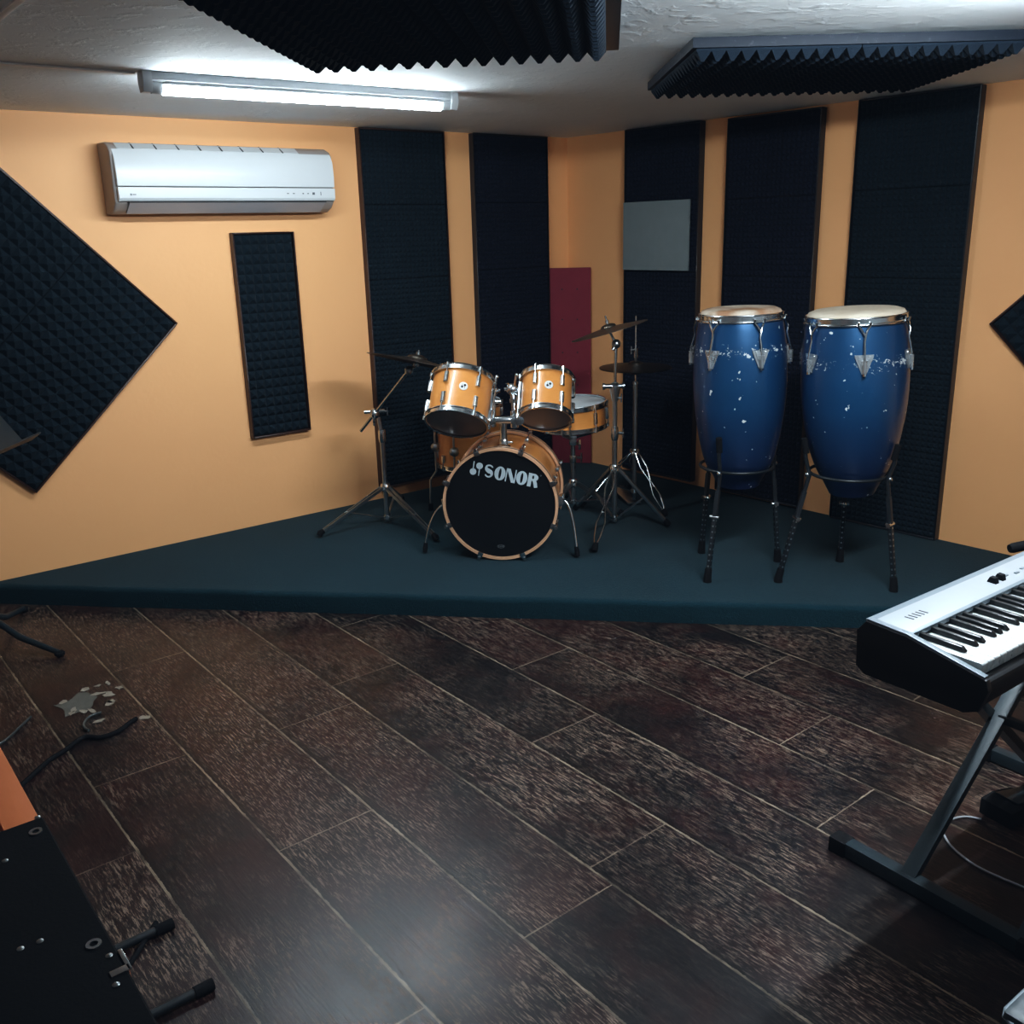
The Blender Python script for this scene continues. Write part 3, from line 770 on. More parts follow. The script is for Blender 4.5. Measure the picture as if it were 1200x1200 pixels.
# ------------------------------------------------------------------ floor tom
fx, fy = -.215, 4.93
ft = thing('floor_tom', 'honey-coloured floor tom standing behind the bass drum under the left rack tom', 'drum', (fx, fy, STAGE))
zb = row(fx, fy - .16, 551) - STAGE
drum(ft, Matrix.Translation((0, 0, zb)), .168, .33, 8, radians(265), 'whitehead', 'clearhead', None, .04)
for a in (192, 246, 50):
    a = radians(a); R = .168; c, s_ = cos(a), sin(a)
    pts = [V(((R + .016) * c, (R + .016) * s_, z)) for z in (zb + .26, zb + .02, zb - .03)] + [V(((R + .050) * c, (R + .050) * s_, zb - .075)), V(((R + .056) * c, (R + .056) * s_, .02))]
    lg = MB().path(pts, .006, 10).build('leg', M['steel'], ft)
    e = pts[-1]; MB().tube(e + V((0, 0, .02)), e - V((0, 0, .019)), .012, .014).build('rubber_foot', M['rubber'], lg)
    mb = MB(); mb.cbox((R + .012, 0, zb + .10), (.026, .03, .04), Matrix.Rotation(a, 4, 'Z')); mb.ball((R * cos(a) + .016 * cos(a), R * sin(a) + .016 * sin(a), zb + .10), .025, 14); mb.build('leg_bracket', M['steel'], ft, 0)

# ------------------------------------------------------------------ tripod stands
def tripod(root, feet, zhub, zlow, mat, double=True, r=.011, zfoot=.014):
    for fxy in feet:
        f = V((fxy[0], fxy[1], 0)) ; d = V((f.x, f.y, 0)).normalized(); sd = V((-d.y, d.x, 0))
        top = V((0, 0, zhub)) + d * .022; end = V((f.x, f.y, zfoot + .01))
        mid = top.lerp(end, .56)
        mb = MB()
        if double == 'loop':
            L1 = [top + sd * .010, top.lerp(end, .25) + sd * .020, top.lerp(end, .48) + sd * .003, top.lerp(end, .70) + sd * .020, top.lerp(end, .88) + sd * .013, end]
            L2 = [p - sd * 2 * sd.dot(p - (top.lerp(end, t_))) for p, t_ in zip(L1, (0, .25, .48, .70, .88, 1))]
            mb.path(L1, .0045, 8); mb.path(L2, .0045, 8)
        elif double:
            for sg in (-1, 1): mb.bar(top + sd * sg * .012, mid + sd * sg * .010, .005, .016); 
            for sg in (-1, 1): mb.bar(mid.lerp(top, .1) + sd * sg * .010, end + sd * sg * .006, .005, .016)
            mb.tube(mid - sd * .014, mid + sd * .014, .006)
        else: mb.bar(top, end, .022, .014)
        lg = mb.build('leg', mat, root, 0)
        MB().path([end.lerp(top, .05), end, V((f.x, f.y, .012)) + d * .008], [.012, .016, .014], 12).build('rubber_foot', M['rubber'], lg)
        mb = MB(); mb.bar(V((0, 0, zlow)) + d * .014, mid, .012, .006); mb.build('brace', mat, root)
    mb = MB(); mb.lathe([(0, zhub + .022), (.020, zhub + .022), (.026, zhub + .012), (.026, zhub - .014), (.016, zhub - .022), (0, zhub - .022)], 20)
    mb.tube((.0, -.022, zhub + .01), (.012, -.05, zhub + .02), .006)
    mb.build('leg_collar', M['chrome'], root)
    MB().lathe([(0, zlow + .012), (.018, zlow + .012), (.020, zlow - .008), (0, zlow - .010)], 18).build('lower_collar', M['chrome'], root)
def wing(mb, c, d, s=1.0):
    c = V(c); d = V(d).normalized(); mb.tube(c, c + d * .022 * s, .006 * s); u = V((0, 0, 1))
    mb.bar(c + d * .018 * s - u * .020 * s, c + d * .018 * s + u * .020 * s, .010 * s, .005 * s, d)
def cymbal_profile(R, bell=.42):
    rb = R * .20; h = R * .09
    prof = [(.006, h + R * .085)]
    for i in range(1, 8): q = i / 7 * pi / 2; prof.append((.006 + (rb - .006) * sin(q), h + R * .085 * cos(q)))
    for i in range(1, 11): q = i / 10; prof.append((rb + (R - rb) * q, h * (1 - q) ** 1.0 * (1 - .0 * q)))
    low = [(r, z - .0016) for r, z in prof[::-1]]
    return prof + low
def cymbal(name, label, c, n, R, mat, group=None):
    o = thing(name, label, 'cymbal', c, 0, group)
    T = frame_from_z(n)
    # root is turned, so that the rings of the metal follow its own axis
    o.rotation_mode = 'QUATERNION'; o.rotation_quaternion = T.to_3x3().to_quaternion()
    MB().lathe(cymbal_profile(R), 72, None, True).build('bronze_disc', mat, o, angle=50)
    return o

# left boom stand
sx_, sy_ = -.640, 4.665
ls = thing('boom_cymbal_stand', 'chrome boom cymbal stand left of the drum kit, arm slanting', 'cymbal stand', (sx_, sy_, STAGE))
fa, fb = onz(376, 630, STAGE), onz(511, 635, STAGE)
zz = lambda py: row(sx_, sy_, py) - STAGE
tripod(ls, [(fa.x - sx_, fa.y - sy_), (fb.x - sx_, fb.y - sy_), (.03, .40)], zz(571), zz(606), M['steel'])
MB().tube((0, 0, zz(610)), (-.001, 0, zz(507)), .0125, seg=16).build('pole', M['steel'], ls)
MB().lathe([(0, zz(503)), (.017, zz(503)), (.019, zz(506)), (.019, zz(514)), (.015, zz(518)), (0, zz(518))], 18).build('height_clamp', M['chrome'], ls)
MB().tube((-.001, 0, zz(510)), (-.012, 0, zz(489)), .0095).build('upper_pole', M['steel'], ls)
dep = (V((sx_, sy_, .6)) - EYE).dot(FW); 
bt, tt = rel(ls, at(423, 505, dep - .03)), rel(ls, at(479, 434, dep - .30)) 
MB().tube(bt, tt, .0075, seg=12).build('boom_arm', M['chrome'], ls)
jt = bt.lerp(tt, .30); mb = MB(); mb.ball(jt, .024, 14, (1, 1, 1.1)); mb.tube(jt + V((-.05, 0, .008)), jt + V((.05, 0, .012)), .009); wing(mb, jt + V((.045, 0, .010)), (1, 0, 0)); wing(mb, jt + V((0, -.02, -.03)), (0, -1, -.2))
mb.build('boom_tilter', M['chrome'], ls)
cyc = at(488, 425.5, dep - .28); rdir = ray(488, 421).normalized(); cn = UP * cos(radians(11)) + RT * sin(radians(11)); cn = ((cn - rdir * cn.dot(rdir)).normalized() + rdir * .035).normalized()
mb = MB(); mb.ball(tt, .020, 12); mb.tube(tt, rel(ls, cyc) - cn * .012, .006); mb.tube(rel(ls, cyc) - cn * .02, rel(ls, cyc) + cn * .062, .0035); mb.tube(rel(ls, cyc) - cn * .016, rel(ls, cyc) - cn * .002, .014)
mb.tube(rel(ls, cyc) + cn * .040, rel(ls, cyc) + cn * .052, .010); mb.build('cymbal_tilter', M['steel'], ls)
cymbal('ride_cymbal', 'large dark bronze cymbal on the left boom stand, tilted down towards the toms', cyc, cn, .235, M['cym_dark'])

# right straight stand
rx_, ry_ = .512, 4.545
rs = thing('cymbal_stand', 'straight chrome cymbal stand right of the snare, nearest the congas', 'cymbal stand', (rx_, ry_, STAGE))
zz = lambda py: row(rx_, ry_, py) - STAGE
fa, fb, fc = onz(697, 648, STAGE), onz(782, 618, STAGE), V((.34, 4.80, 0))
dleg = [(fa.x - rx_, fa.y - ry_)]
tripod(rs, dleg, zz(549), zz(607), M['chrome'], 'loop')
tripod_feet = [(fb.x - rx_, fb.y - ry_), (fc.x - rx_, fc.y - ry_)]
for f in tripod_feet:
    f = V((f[0], f[1], 0)); d = f.normalized(); top = V((0, 0, zz(549))) + d * .022; end = V((f.x, f.y, .022))
    lg = MB().bar(top, end, .024, .014).build('leg', M['steel'], rs, .002)
    MB().path([end.lerp(top, .06), end, V((f.x, f.y, .012)) + d * .01], [.013, .016, .014], 12).build('rubber_foot', M['rubber'], lg)
    MB().bar(V((0, 0, zz(607))) + d * .012, top.lerp(end, .52), .014, .007).build('brace', M['steel'], rs)
MB().tube((0, 0, zz(611)), (0, 0, zz(505)), .0125, seg=16).build('pole', M['steel'], rs)
mb = MB(); mb.lathe([(0, zz(500)), (.016, zz(500)), (.018, zz(504)), (.018, zz(512)), (.0135, zz(516)), (0, zz(516))], 18); wing(mb, (.018, -.01, zz(507)), (1, -.3, 0), 1.2); mb.build('height_clamp', M['chrome'], rs)
MB().tube((0, 0, zz(508)), (0, 0, zz(456)), .0115, seg=14).build('middle_pole', M['steel'], rs)
mb = MB(); mb.lathe([(0, zz(448)), (.012, zz(448)), (.026, zz(451)), (.026, zz(456)), (.014, zz(470)), (0, zz(470))], 18)
mb.tube((-.055, -.012, zz(452)), (.045, -.012, zz(452)), .011, seg=14); mb.tube((-.060, -.012, zz(452)), (-.050, -.012, zz(452)), .016); mb.tube((.034, -.012, zz(452)), (.044, -.012, zz(452)), .018)
wing(mb, (.012, -.01, zz(466)), (1, -.3, 0)); mb.build('boom_clamp', M['steel'], rs)
MB().tube((0, 0, zz(452)), (.004, 0, zz(408)), .0075).build('upper_pole', M['chrome'], rs)
dep = (V((rx_, ry_, 1.0)) - EYE).dot(FW)
tb = rel(rs, at(722, 403, dep)); cyc = at(714, 387.5, dep - .01); rdir = ray(714, 387).normalized(); cn = UP * cos(radians(15)) - RT * sin(radians(15)); cn = ((cn - rdir * cn.dot(rdir)).normalized() - rdir * .06).normalized()
mb = MB(); mb.ball(tb, .022, 16); mb.tube(rel(rs, at(718, 410, dep)), tb, .008); mb.tube(tb, rel(rs, cyc) - cn * .006, .006); mb.tube(rel(rs, cyc) - cn * .012, rel(rs, cyc) + cn * .072, .0035); mb.tube(rel(rs, cyc) + cn * .036, rel(rs, cyc) + cn * .050, .008)
mb.build('cymbal_tilter', M['steel'], rs)
cymbal('crash_cymbal', 'thin bronze cymbal tipped on the straight stand before the maroon board', cyc, cn, .186, M['cym'])

# hi-hat
hx_, hy_ = .655, 4.88
hs = thing('hi_hat_stand', 'hi-hat stand with a tall thin rod behind the straight cymbal stand', 'cymbal stand', (hx_, hy_, STAGE))
zz = lambda py: row(hx_, hy_, py) - STAGE
fa = onz(779, 606, STAGE)
tripod(hs, [(fa.x - hx_, fa.y - hy_), (-.28, -.04), (.02, .30)], zz(530), zz(575), M['chrome'], 'loop')
MB().tube((0, 0, .03), (0, 0, zz(449)), .0125, seg=16).build('pole', M['steel'], hs)
MB().tube((0, 0, zz(452)), (0, 0, zz(370)), .0035, seg=8).build('pull_rod', M['chrome'], hs)
mb = MB(); mb.lathe([(0, zz(408)), (.010, zz(408)), (.010, zz(418)), (.006, zz(424)), (0, zz(424))], 14); wing(mb, (-.008, -.004, zz(410)), (-1, -.3, 0)); mb.build('clutch', M['chrome'], hs)
mb = MB(); mb.bar((0, -.02, .015), (-.06, .26, .035), .075, .008); mb.build('pedal', M['steel'], hs, .002)
mb = MB(); mb.lathe([(0, zz(447)), (.014, zz(447)), (.016, zz(450)), (0, zz(452))], 16); mb.build('seat_cup', M['steel'], hs)
cz = row(hx_, hy_, 431)
cymbal('hi_hat_cymbal', 'upper dark cymbal of the hi-hat pair', (hx_, hy_, cz + .004), (0, 0, 1), .185, M['cym_dark'], 'hi-hat pair')
cymbal('hi_hat_cymbal', 'lower upturned dark cymbal of the hi-hat pair', (hx_, hy_, cz - .002), (0, 0, -1), .185, M['cym_dark'], 'hi-hat pair')

# ------------------------------------------------------------------ snare
nx_, ny_ = .322, 4.77
zs = row(nx_, ny_, 471.5); HS_ = .118
sn = thing('snare_drum', 'honey-coloured snare drum with white head behind the small rack tom', 'drum', (nx_, ny_, zs - HS_))
Tn = frame_from_z((-.035, -.03, 1))
drum(sn, Tn, .168, HS_, 8, radians(262), 'whitehead', 'clearhead', None, .05, False)
mb = MB(Tn); mb.add(*rounded(.03, .05, .09), radial(radians(190), .168, .06)); mb.build('strainer', M['chrome'], sn, .003)
ss = thing('snare_stand', 'low chrome basket stand under the snare drum', 'drum stand', (nx_, ny_, STAGE))
zbk = zs - HS_ - STAGE
tripod(ss, [(-.20, -.20), (.24, -.10), (-.02, .27)], .16, .06, M['steel'])
MB().tube((0, 0, .05), (0, 0, zbk - .06), .012).build('pole', M['steel'], ss)
for k in range(3):
    a = radians(250 + 120 * k); c, s_ = cos(a), sin(a)
    MB().path([(0, 0, zbk - .07), (.10 * c, .10 * s_, zbk - .045), (.17 * c, .17 * s_, zbk - .022), (.186 * c, .186 * s_, zbk - .010), (.186 * c, .186 * s_, zbk + .014)], .006, 8).build('basket_arm', M['steel'], ss)
mb = MB(); mb.cbox((0, 0, zbk - .075), (.035, .05, .05)); wing(mb, (.02, -.03, zbk - .09), (.5, -1, 0), 1.3); wing(mb, (.02, -.012, .30), (1, -.4, 0), 1.3); mb.lathe([(0, .31), (.018, .31), (.018, .27), (0, .27)], 14)
mb.build('basket_tilter', M['chrome'], ss, .002)
# bass pedal behind the drum, seen past its right side
pr = Tb @ V((0, 0, DB)) + bass.location
bp = thing('bass_drum_pedal', 'dark steel foot pedal clamped behind the bass drum', 'drum pedal', (pr.x + .03, pr.y + .08, STAGE))
MB().box((-.05, -.06, .002), (.05, .24, .010)).build('base_plate', M['blacksteel'], bp, .002)
mb = MB()
for sg in (-1, 1): mb.bar((sg * .075, 0, .004), (sg * .065, 0, .20), .016, .02, (0, 1, 0))
mb.tube((-.10, 0, .19), (.10, 0, .19), .008); mb.bar((-.08, 0, .008), (.08, 0, .008), .02, .012); mb.build('pedal_frame', M['chrome'], bp)
MB().bar((0, .0, .12), (0, .24, .03), .07, .008).build('footboard', M['steel'], bp, .002)
mb = MB(); mb.tube((0, 0, .19), (0, .03, .33), .005); mb.build('beater_rod', M['chrome'], bp)
mb = MB(); mb.ball((0, .03, .335), .026, 14); mb.build('beater', M['rubber'], bp)

# ------------------------------------------------------------------ congas
def conga(label, xy, zbot, ztop, prof, lean, paint, skin, lug_a, R):
    z0 = zbot
    root = thing('conga', label, 'conga', (xy[0], xy[1], z0), 0, 'pair of blue congas')
    root.rotation_euler = (lean[0], lean[1], 0)
    H = ztop - zbot
    sh = [(r, H * k) for k, r in prof]
    # smooth the staves
    def cr(p0, p1, p2, p3, t):
        return tuple(.5 * ((2 * b) + (-a + c) * t + (2 * a - 5 * b + 4 * c - d) * t * t + (-a + 3 * b - 3 * c + d) * t ** 3) for a, b, c, d in zip(p0, p1, p2, p3))
    pts = []
    for i in range(len(sh) - 1):
        p0 = sh[max(i - 1, 0)]; p3 = sh[min(i + 2, len(sh) - 1)]
        for k in range(6): pts.append(cr(p0, sh[i], sh[i + 1], p3, k / 6))
    pts.append(sh[-1])
    inner = [(r - .011, z) for r, z in pts[::-1]]
    MB().lathe(pts + inner, 72, None, True).build('shell', paint, root, angle=60)
    Rt = sh[-1][0]
    MB().lathe([(0, H + .020), (R * .55, H + .0205), (R * .86, H + .017), (R * .965, H + .010), (R, H - .002), (R + .001, H - .020), (R - .003, H - .020)], 64).build('head', skin, root, angle=60)
    rim = MB(); rim.torus(R + .007, .0058, H - .026, 72, 10); rim.lathe([(R + .002, H - .024), (R + .0065, H - .024), (R + .0065, H - .004), (R + .002, H - .004)], 72, None, True)
    rim.torus(R + .004, .0035, H - .002, 72, 8)
    rim.build('rim', M['chrome'], root)
    def rad(z):
        for (r0, a), (r1, b) in zip(pts[:-1], pts[1:]):
            if a <= z <= b: return r0 + (r1 - r0) * (z - a) / max(b - a, 1e-6)
        return Rt
    for a in lug_a:
        a = radians(a); zp = H - .165
        r1, r2 = rad(zp + .035), rad(zp - .035)
        Tp = Matrix.Rotation(a, 4, 'Z')
        mb = MB()
        w = .034
        slope = (r1 - r2) / .07
        tri = [(-w, .032), (w, .032), (w * .95, .022), (.008, -.040), (-.008, -.040), (-w * .95, .022)]
        for off0, off1, k in ((.000, .005, 1.0), (.005, .009, .62)):
            vs = [((r1 + r2) / 2 + slope * z * k + o + .001, y * k, zp + z * k) for o in (off0, off1) for y, z in tri]
            n = 6; mb.add(vs, [list(range(n))[::-1], list(range(n, 2 * n))] + [[i, (i + 1) % n, n + (i + 1) % n, n + i] for i in range(n)], Tp)
        mb.tube(((r1 + r2) / 2 + .016, 0, zp + .012), ((r1 + r2) / 2 + .016, 0, zp - .036), .0075, seg=10, T=Tp)
        mb.cbox(((r1 + r2) / 2 + .010, 0, zp + .004), (.018, .022, .016), Tp)
        for y in (-.019, .019): mb.ball(((r1) + .007, y, zp + .025), .0035, 8, T=Tp)
        pl = mb.build('side_plate', M['plate'], root, 0)
        mb = MB(); ro = R + .011; rb = (r1 + r2) / 2 + .016
        mb.path([(rb, 0, zp - .034), (rb, 0, zp + .02), (ro + .010, 0, H - .085), (ro + .012, .004, H - .055), (ro + .004, .012, H - .038), (ro - .001, .020, H - .030), (ro + .004, .021, H - .014)], .0042, 8, Tp)
        mb.path([(ro + .010, 0, H - .062), (ro + .006, -.012, H - .040), (ro + .001, -.021, H - .028), (ro + .005, -.021, H - .014)], .0042, 8, Tp)
        mb.tube((rb, 0, zp - .045), (rb, 0, zp - .033), .007, seg=6, T=Tp)
        mb.build('tension_hook', M['chrome'], pl)
    return root
# facing angle of the eye from a conga is about -105 degrees
c1xy, c2xy = (.968, 3.905), (1.384, 3.715)
zc1 = [row(*c1xy, y) for y in (567.5, 362)]; zc2 = [row(*c2xy, y) for y in (576.5, 363)]
profA = [(0, .086), (.07, .110), (.14, .139), (.25, .160), (.42, .180), (.60, .189), (.78, .185), (.92, .172), (1.0, .160)]
profB = [(0, .088), (.07, .112), (.145, .140), (.26, .168), (.44, .193), (.62, .203), (.80, .199), (.93, .188), (1.0, .179)]
f1 = math.degrees(atan2(-c1xy[1], -c1xy[0])); f2 = math.degrees(atan2(-c2xy[1], -c2xy[0]))
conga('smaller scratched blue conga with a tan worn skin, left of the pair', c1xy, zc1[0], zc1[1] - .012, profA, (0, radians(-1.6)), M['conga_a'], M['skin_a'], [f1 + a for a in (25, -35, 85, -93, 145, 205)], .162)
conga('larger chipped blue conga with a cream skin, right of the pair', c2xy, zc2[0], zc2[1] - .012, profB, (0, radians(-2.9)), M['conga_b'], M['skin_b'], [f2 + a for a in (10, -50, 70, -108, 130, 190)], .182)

def conga_stand(label, xy, zring, Rr, feet, arm_top, pads):
    root = thing('conga_stand', label, 'drum stand', (xy[0], xy[1], STAGE), 0, 'black basket stands under the congas')
    zr = zring - STAGE
    MB().torus(Rr + .009, .0065, zr, 56, 10).build('ring', M['blacksteel'], root)
    for (fx2, fy2), za, pr_ in zip(feet, arm_top, pads):
        f = V((fx2 - xy[0], fy2 - xy[1], 0)); d = f.normalized(); sd = V((-d.y, d.x, 0))
        a0 = d * (Rr + .022) + V((0, 0, zr)); end = V((f.x, f.y, .02)); up_ = d * pr_ + V((0, 0, za - STAGE))
        knee = a0.lerp(end, .42)
        arm = MB().path([up_, up_.lerp(a0, .5) + d * .006, a0, knee], .0085, 10).build('upper_arm', M['blacksteel'], root)
        dd_ = (a0 - up_).normalized()
        MB().path([up_ - dd_ * .012, up_ + dd_ * .05], .0125, 12).build('rubber_pad', M['rubber'], arm)
        lg = MB().bar(a0.lerp(end, .16), end.lerp(a0, .02), .017, .017, sd).build('leg', M['blacksteel'], root, .002)
        mb = MB(); ld = (end - a0).normalized(); nf = sd.cross(ld)
        for k in range(9):
            q = knee.lerp(end, .05 + k * .095)
            for sg in (-1, 1): mb.tube(q + nf * sg * .0090, q + nf * sg * .0078, .0042, seg=8); mb.tube(q + sd * sg * .0090, q + sd * sg * .0078, .0042, seg=8)
        mb.build('height_hole', M['steel'], lg)
        MB().path([end.lerp(a0, .09), end.lerp(a0, .0), V((f.x, f.y, .001))], [.014, .016, .017], 12).build('rubber_foot', M['rubber'], lg)
        mb = MB(); mb.tube(knee - sd * .02, knee + sd * .02, .010); mb.ball(knee + nf * .012, .010, 10)
        mb.build('clamp_knob', M['chrome'], lg)
        MB().ball(a0 + d * .010, .010, 10).build('ring_bolt', M['chrome'], arm)
fe1 = [onz(x, y, STAGE) for x, y in ((829, 682), (911, 658), (822, 648))]
fe2 = [onz(x, y, STAGE) for x, y in ((912, 682), (1047, 693), (984, 658))]
zr1, zr2 = row(*c1xy, 545), row(*c2xy, 553)
conga_stand('black three-legged stand holding the smaller left conga', (c1xy[0] - .012, c1xy[1]), zr1, .141, [(p.x, p.y) for p in fe1], [row(c1xy[0], c1xy[1] - .17, 517), zr1 + .02, zr1 + .05], [.186, .165, .165])
conga_stand('black three-legged stand holding the larger right conga', (c2xy[0] - .018, c2xy[1]), zr2, .144, [(p.x, p.y) for p in fe2], [row(c2xy[0], c2xy[1] - .1, 520), row(c2xy[0], c2xy[1] - .1, 523), zr2 + .10], [.196, .194, .185])

# ------------------------------------------------------------------ stage piano
E1A = radians(36.2); KA = onz(1016.7, 723, .76)
kb = thing('stage_piano', 'silver and black electric stage piano at the right edge', 'keyboard', (KA.x, KA.y, .645), E1A)
Z0 = .115      # back edge of the top panel above the root
KL = 1.175     # length
x0k = .010; KWD = (KL - .020) / 52
prof = [(.006, Z0 - .008), (-.010, Z0 - .030), (-.008, .012), (.012, .000), (.215, .000), (.236, .012), (.246, Z0 - .066), (.243, Z0 - .054), (.234, Z0 - .049), (.085, Z0 - .034), (.085, Z0 - .008)]
MB().prism([(-t_, z) for t_, z in prof], .001, KL - .001, 'x').build('body', M['kbblack'], kb, .003)
for xx in (-.012, KL - .002):
    MB().prism([(-t_, z) for t_, z in [(.004, Z0 - .004), (-.014, Z0 - .028), (-.010, .010), (.010, -.002), (.215, -.002), (.242, .010), (.256, Z0 - .060), (.250, Z0 - .040), (.238, Z0 - .037), (.09, Z0 - .008)]], xx, xx + .014, 'x').build('end_block', M['kbblack'], kb, .004)
MB().prism([(-t_, z) for t_, z in [(.018, Z0 + .0005), (.018, Z0 - .010), (.087, Z0 - .014), (.087, Z0 - .0035)]], .004, KL - .004, 'x').build('control_panel', M['silver'], kb, .001)
MB().prism([(-t_, z) for t_, z in [(0, Z0 - .002), (.004, Z0 - .012), (.018, Z0 - .012), (.018, Z0 + .0004)]], -.006, KL + .006, 'x').build('rear_trim', M['silver_dim'], kb, .0008)
MB().prism([(-t_, z) for t_, z in [(.087, Z0 - .0035), (.087, Z0 - .016), (.094, Z0 - .016), (.094, Z0 - .006)]], .004, KL - .004, 'x').build('front_lip', M['silver_dim'], kb, .0006)
for xx in (-.010, KL + .001):
    MB().prism([(-t_, z) for t_, z in [(.006, Z0 - .001), (.006, Z0 - .007), (.09, Z0 - .011), (.243, Z0 - .043), (.245, Z0 - .035), (.09, Z0 - .0030), (.006, Z0 + .0008)]], xx, xx + .014, 'x').build('side_trim', M['silver_dim'], kb, .0006)
zk = Z0 - .021
for i in range(52):
    xa = x0k + KWD * i
    mb = MB(); mb.prism([(-t_, z) for t_, z in [(.090, zk), (.090, zk - .012), (.225, zk - .024), (.229, zk - .023), (.2295, zk - .003), (.227, zk)]], xa + .0006, xa + KWD - .0006, 'x')
    mb.build('white_key', M['key'], kb, .0008, 1)
pat = {0: 1, 2: 1, 3: 1, 5: 1, 6: 1}     # A# | C# D# | F# G#, counted from A
for i in range(51):
    nt = i % 7
    if nt in (0, 2, 3, 5, 6):
        sh_ = {0: .0015, 2: -.0015, 3: .0015, 5: -.002, 6: 0}[nt]
        xc = x0k + KWD * (i + 1) + sh_; w = .0060
        vs = [(xc - w, -.092, zk + .001), (xc + w, -.092, zk + .001), (xc + w, -.186, zk + .001), (xc - w, -.186, zk + .001),
              (xc - w * .8, -.092, zk + .011), (xc + w * .8, -.092, zk + .011), (xc + w * .75, -.178, zk + .0105), (xc - w * .75, -.178, zk + .0105)]
        MB().add(vs, [[0,1,2,3],[7,6,5,4],[0,4,5,1],[1,5,6,2],[2,6,7,3],[3,7,4,0]]).build('black_key', M['bkey'], kb, .0009, 1)
for k in range(5):
    x = .058 + k * .0125
    mb = MB(); mb.bar((x, -.044, Z0 - .0013), (x + .004, -.062, Z0 - .0022), .0045, .0012); mb.build('speaker_slot', M['darkgap'], kb)
for x in (.372, .402):
    mb = MB(); mb.prism([(-.046, Z0 - .003), (-.068, Z0 - .004), (-.064, Z0 + .010), (-.052, Z0 + .011)], x - .007, x + .007, 'x'); mb.build('slider_knob', M['rubber'], kb, .0015)
for k in range(14):
    x = .43 + k * .036
    mb = MB(); mb.cbox((x, -.055 - .006 * (k % 2), Z0 - .0015), (.014, .006, .004)); mb.build('button', M['silver_dim'], kb, .001)
mb = MB(); mb.box((.63, -.045, Z0 - .004), (.73, -.025, Z0 + .0006)); mb.build('display', M['darkgap'], kb)

# X stand
ks = thing('keyboard_stand', 'black folding X keyboard stand under the stage piano', 'keyboard stand', (KA.x, KA.y, 0), E1A)
def K(p): # world point into the stand's frame
    return (Matrix.Rotation(-E1A, 3, 'Z') @ (V(p) - V((KA.x, KA.y, 0))))
base = K(onz(1065, 1022, .045)); fs_ = K(onz(972, 981, .045))
bx_ = base.x; span = .70; yF, yB = -.30, fs_.y
for xx in (bx_, bx_ + span):
    fbar = MB().bar((xx, yF, .0225), (xx, yB - .03, .0225), .036, .036).build('foot_bar', M['tealsteel'], ks, .003)
    for ye, s_ in ((yF, -1), (yB, 1)): 
        mb = MB(); mb.cbox((xx, ye - s_ * .015, .0205), (.044, .045, .041)); mb.build('end_cap', M['rubber'], fbar, .004)
for xx in (bx_ + .01, bx_ + span - .01):
    tb_ = MB().bar((xx, -.005, .625), (xx, -.235, .625), .028, .024).build('top_bar', M['blacksteel'], ks, .003)
    MB().bar((xx, -.01, .6395), (xx, -.10, .6395), .026, .005).build('rubber_pad', M['rubber'], tb_)
yb1, yb2 = base.y, base.y - .27
for yy in (yb1, yb2):
    MB().bar((bx_, yy, .03), (bx_ + span, yy, .625), .022, .036, (0, 1, 0)).build('leg', M['tealsteel'], ks, .002)
    MB().bar((bx_ + span, yy + .03, .03), (bx_, yy + .03, .625), .022, .036, (0, 1, 0)).build('leg', M['blacksteel'], ks, .002)
pv = V((bx_ + span / 2, yb1, .328))
MB().tube(pv + V((0, -.03, 0)), pv + V((0, .06, 0)), .007).build('pivot_bolt', M['chrome'], ks)
MB().bar(pv + V((.0, -.27, -.0)), pv + V((.0, .0, -.0)), .02, .02).build('cross_brace', M['blacksteel'], ks, .002)

# sustain pedal
sp0 = onz(1165, 962, 0)
pe = thing('sustain_pedal', 'black sustain pedal with a metal plate on the floor behind the X stand', 'pedal', (sp0.x, sp0.y, 0), E1A - radians(8))
MB().prism([(0, .0), (0, .045), (.05, .050), (.13, .034), (.13, 0)], -.045, .045, 'y').build('housing', M['rubber'], pe, .004)
MB().prism([(.04, .052), (.04, .056), (.16, .034), (.16, .030)], -.032, .032, 'y').build('pedal_plate', M['tealsteel'], pe, .001)
pts = [onz(x, y, .004) for x, y in ((1150, 960), (1130, 957), (1110, 962), (1104, 970), (1110, 985), (1124, 1000), (1150, 1018), (1200, 1040))]
def smooth(pts, k=6):
    out = []
    for i in range(len(pts) - 1):
        p0, p1, p2, p3 = pts[max(i - 1, 0)], pts[i], pts[i + 1], pts[min(i + 2, len(pts) - 1)]
        for j in range(k):
            t_ = j / k; out.append(.5 * ((2 * p1) + (p2 - p0) * t_ + (2 * p0 - 5 * p1 + 4 * p2 - p3) * t_ * t_ + (3 * p1 - p0 - 3 * p2 + p3) * t_ ** 3))
    return out + [pts[-1]]
cord = MB().path([p - pts[0] for p in smooth(pts)], .0028, 8).build('pedal_cord', M['grey'])
cord.location = pts[0]; tag(cord, 'thin grey pedal cord looping on the floor under the piano stand', 'cord')

# bench
bq = onz(1173, 1183, .47)
be = thing('piano_bench', 'padded keyboard bench whose corner shows at the bottom right', 'bench', (bq.x, bq.y, 0), E1A)
seat = MB().box((0, -.32, .415), (.58, 0, .470)).build('seat', M['vinyl'], be, .016, 4)
for z in (.428, .457):
    MB().path([(-.001, -.305, z), (-.001, -.02, z), (.006, -.004, z), (.02, .001, z), (.56, .001, z), (.575, -.006, z), (.581, -.02, z), (.581, -.305, z)], .004, 8).build('piping', M['silver_dim'], seat)
MB().box((.02, -.30, .385), (.56, -.02, .415)).build('seat_frame', M['blacksteel'], be, .003)
for x in (.05, .53):
    for y in (-.28, -.04): MB().bar((x, y, .0), (x, y, .39), .028, .028, (0, 1, 0)).build('leg', M['blacksteel'], be, .002)

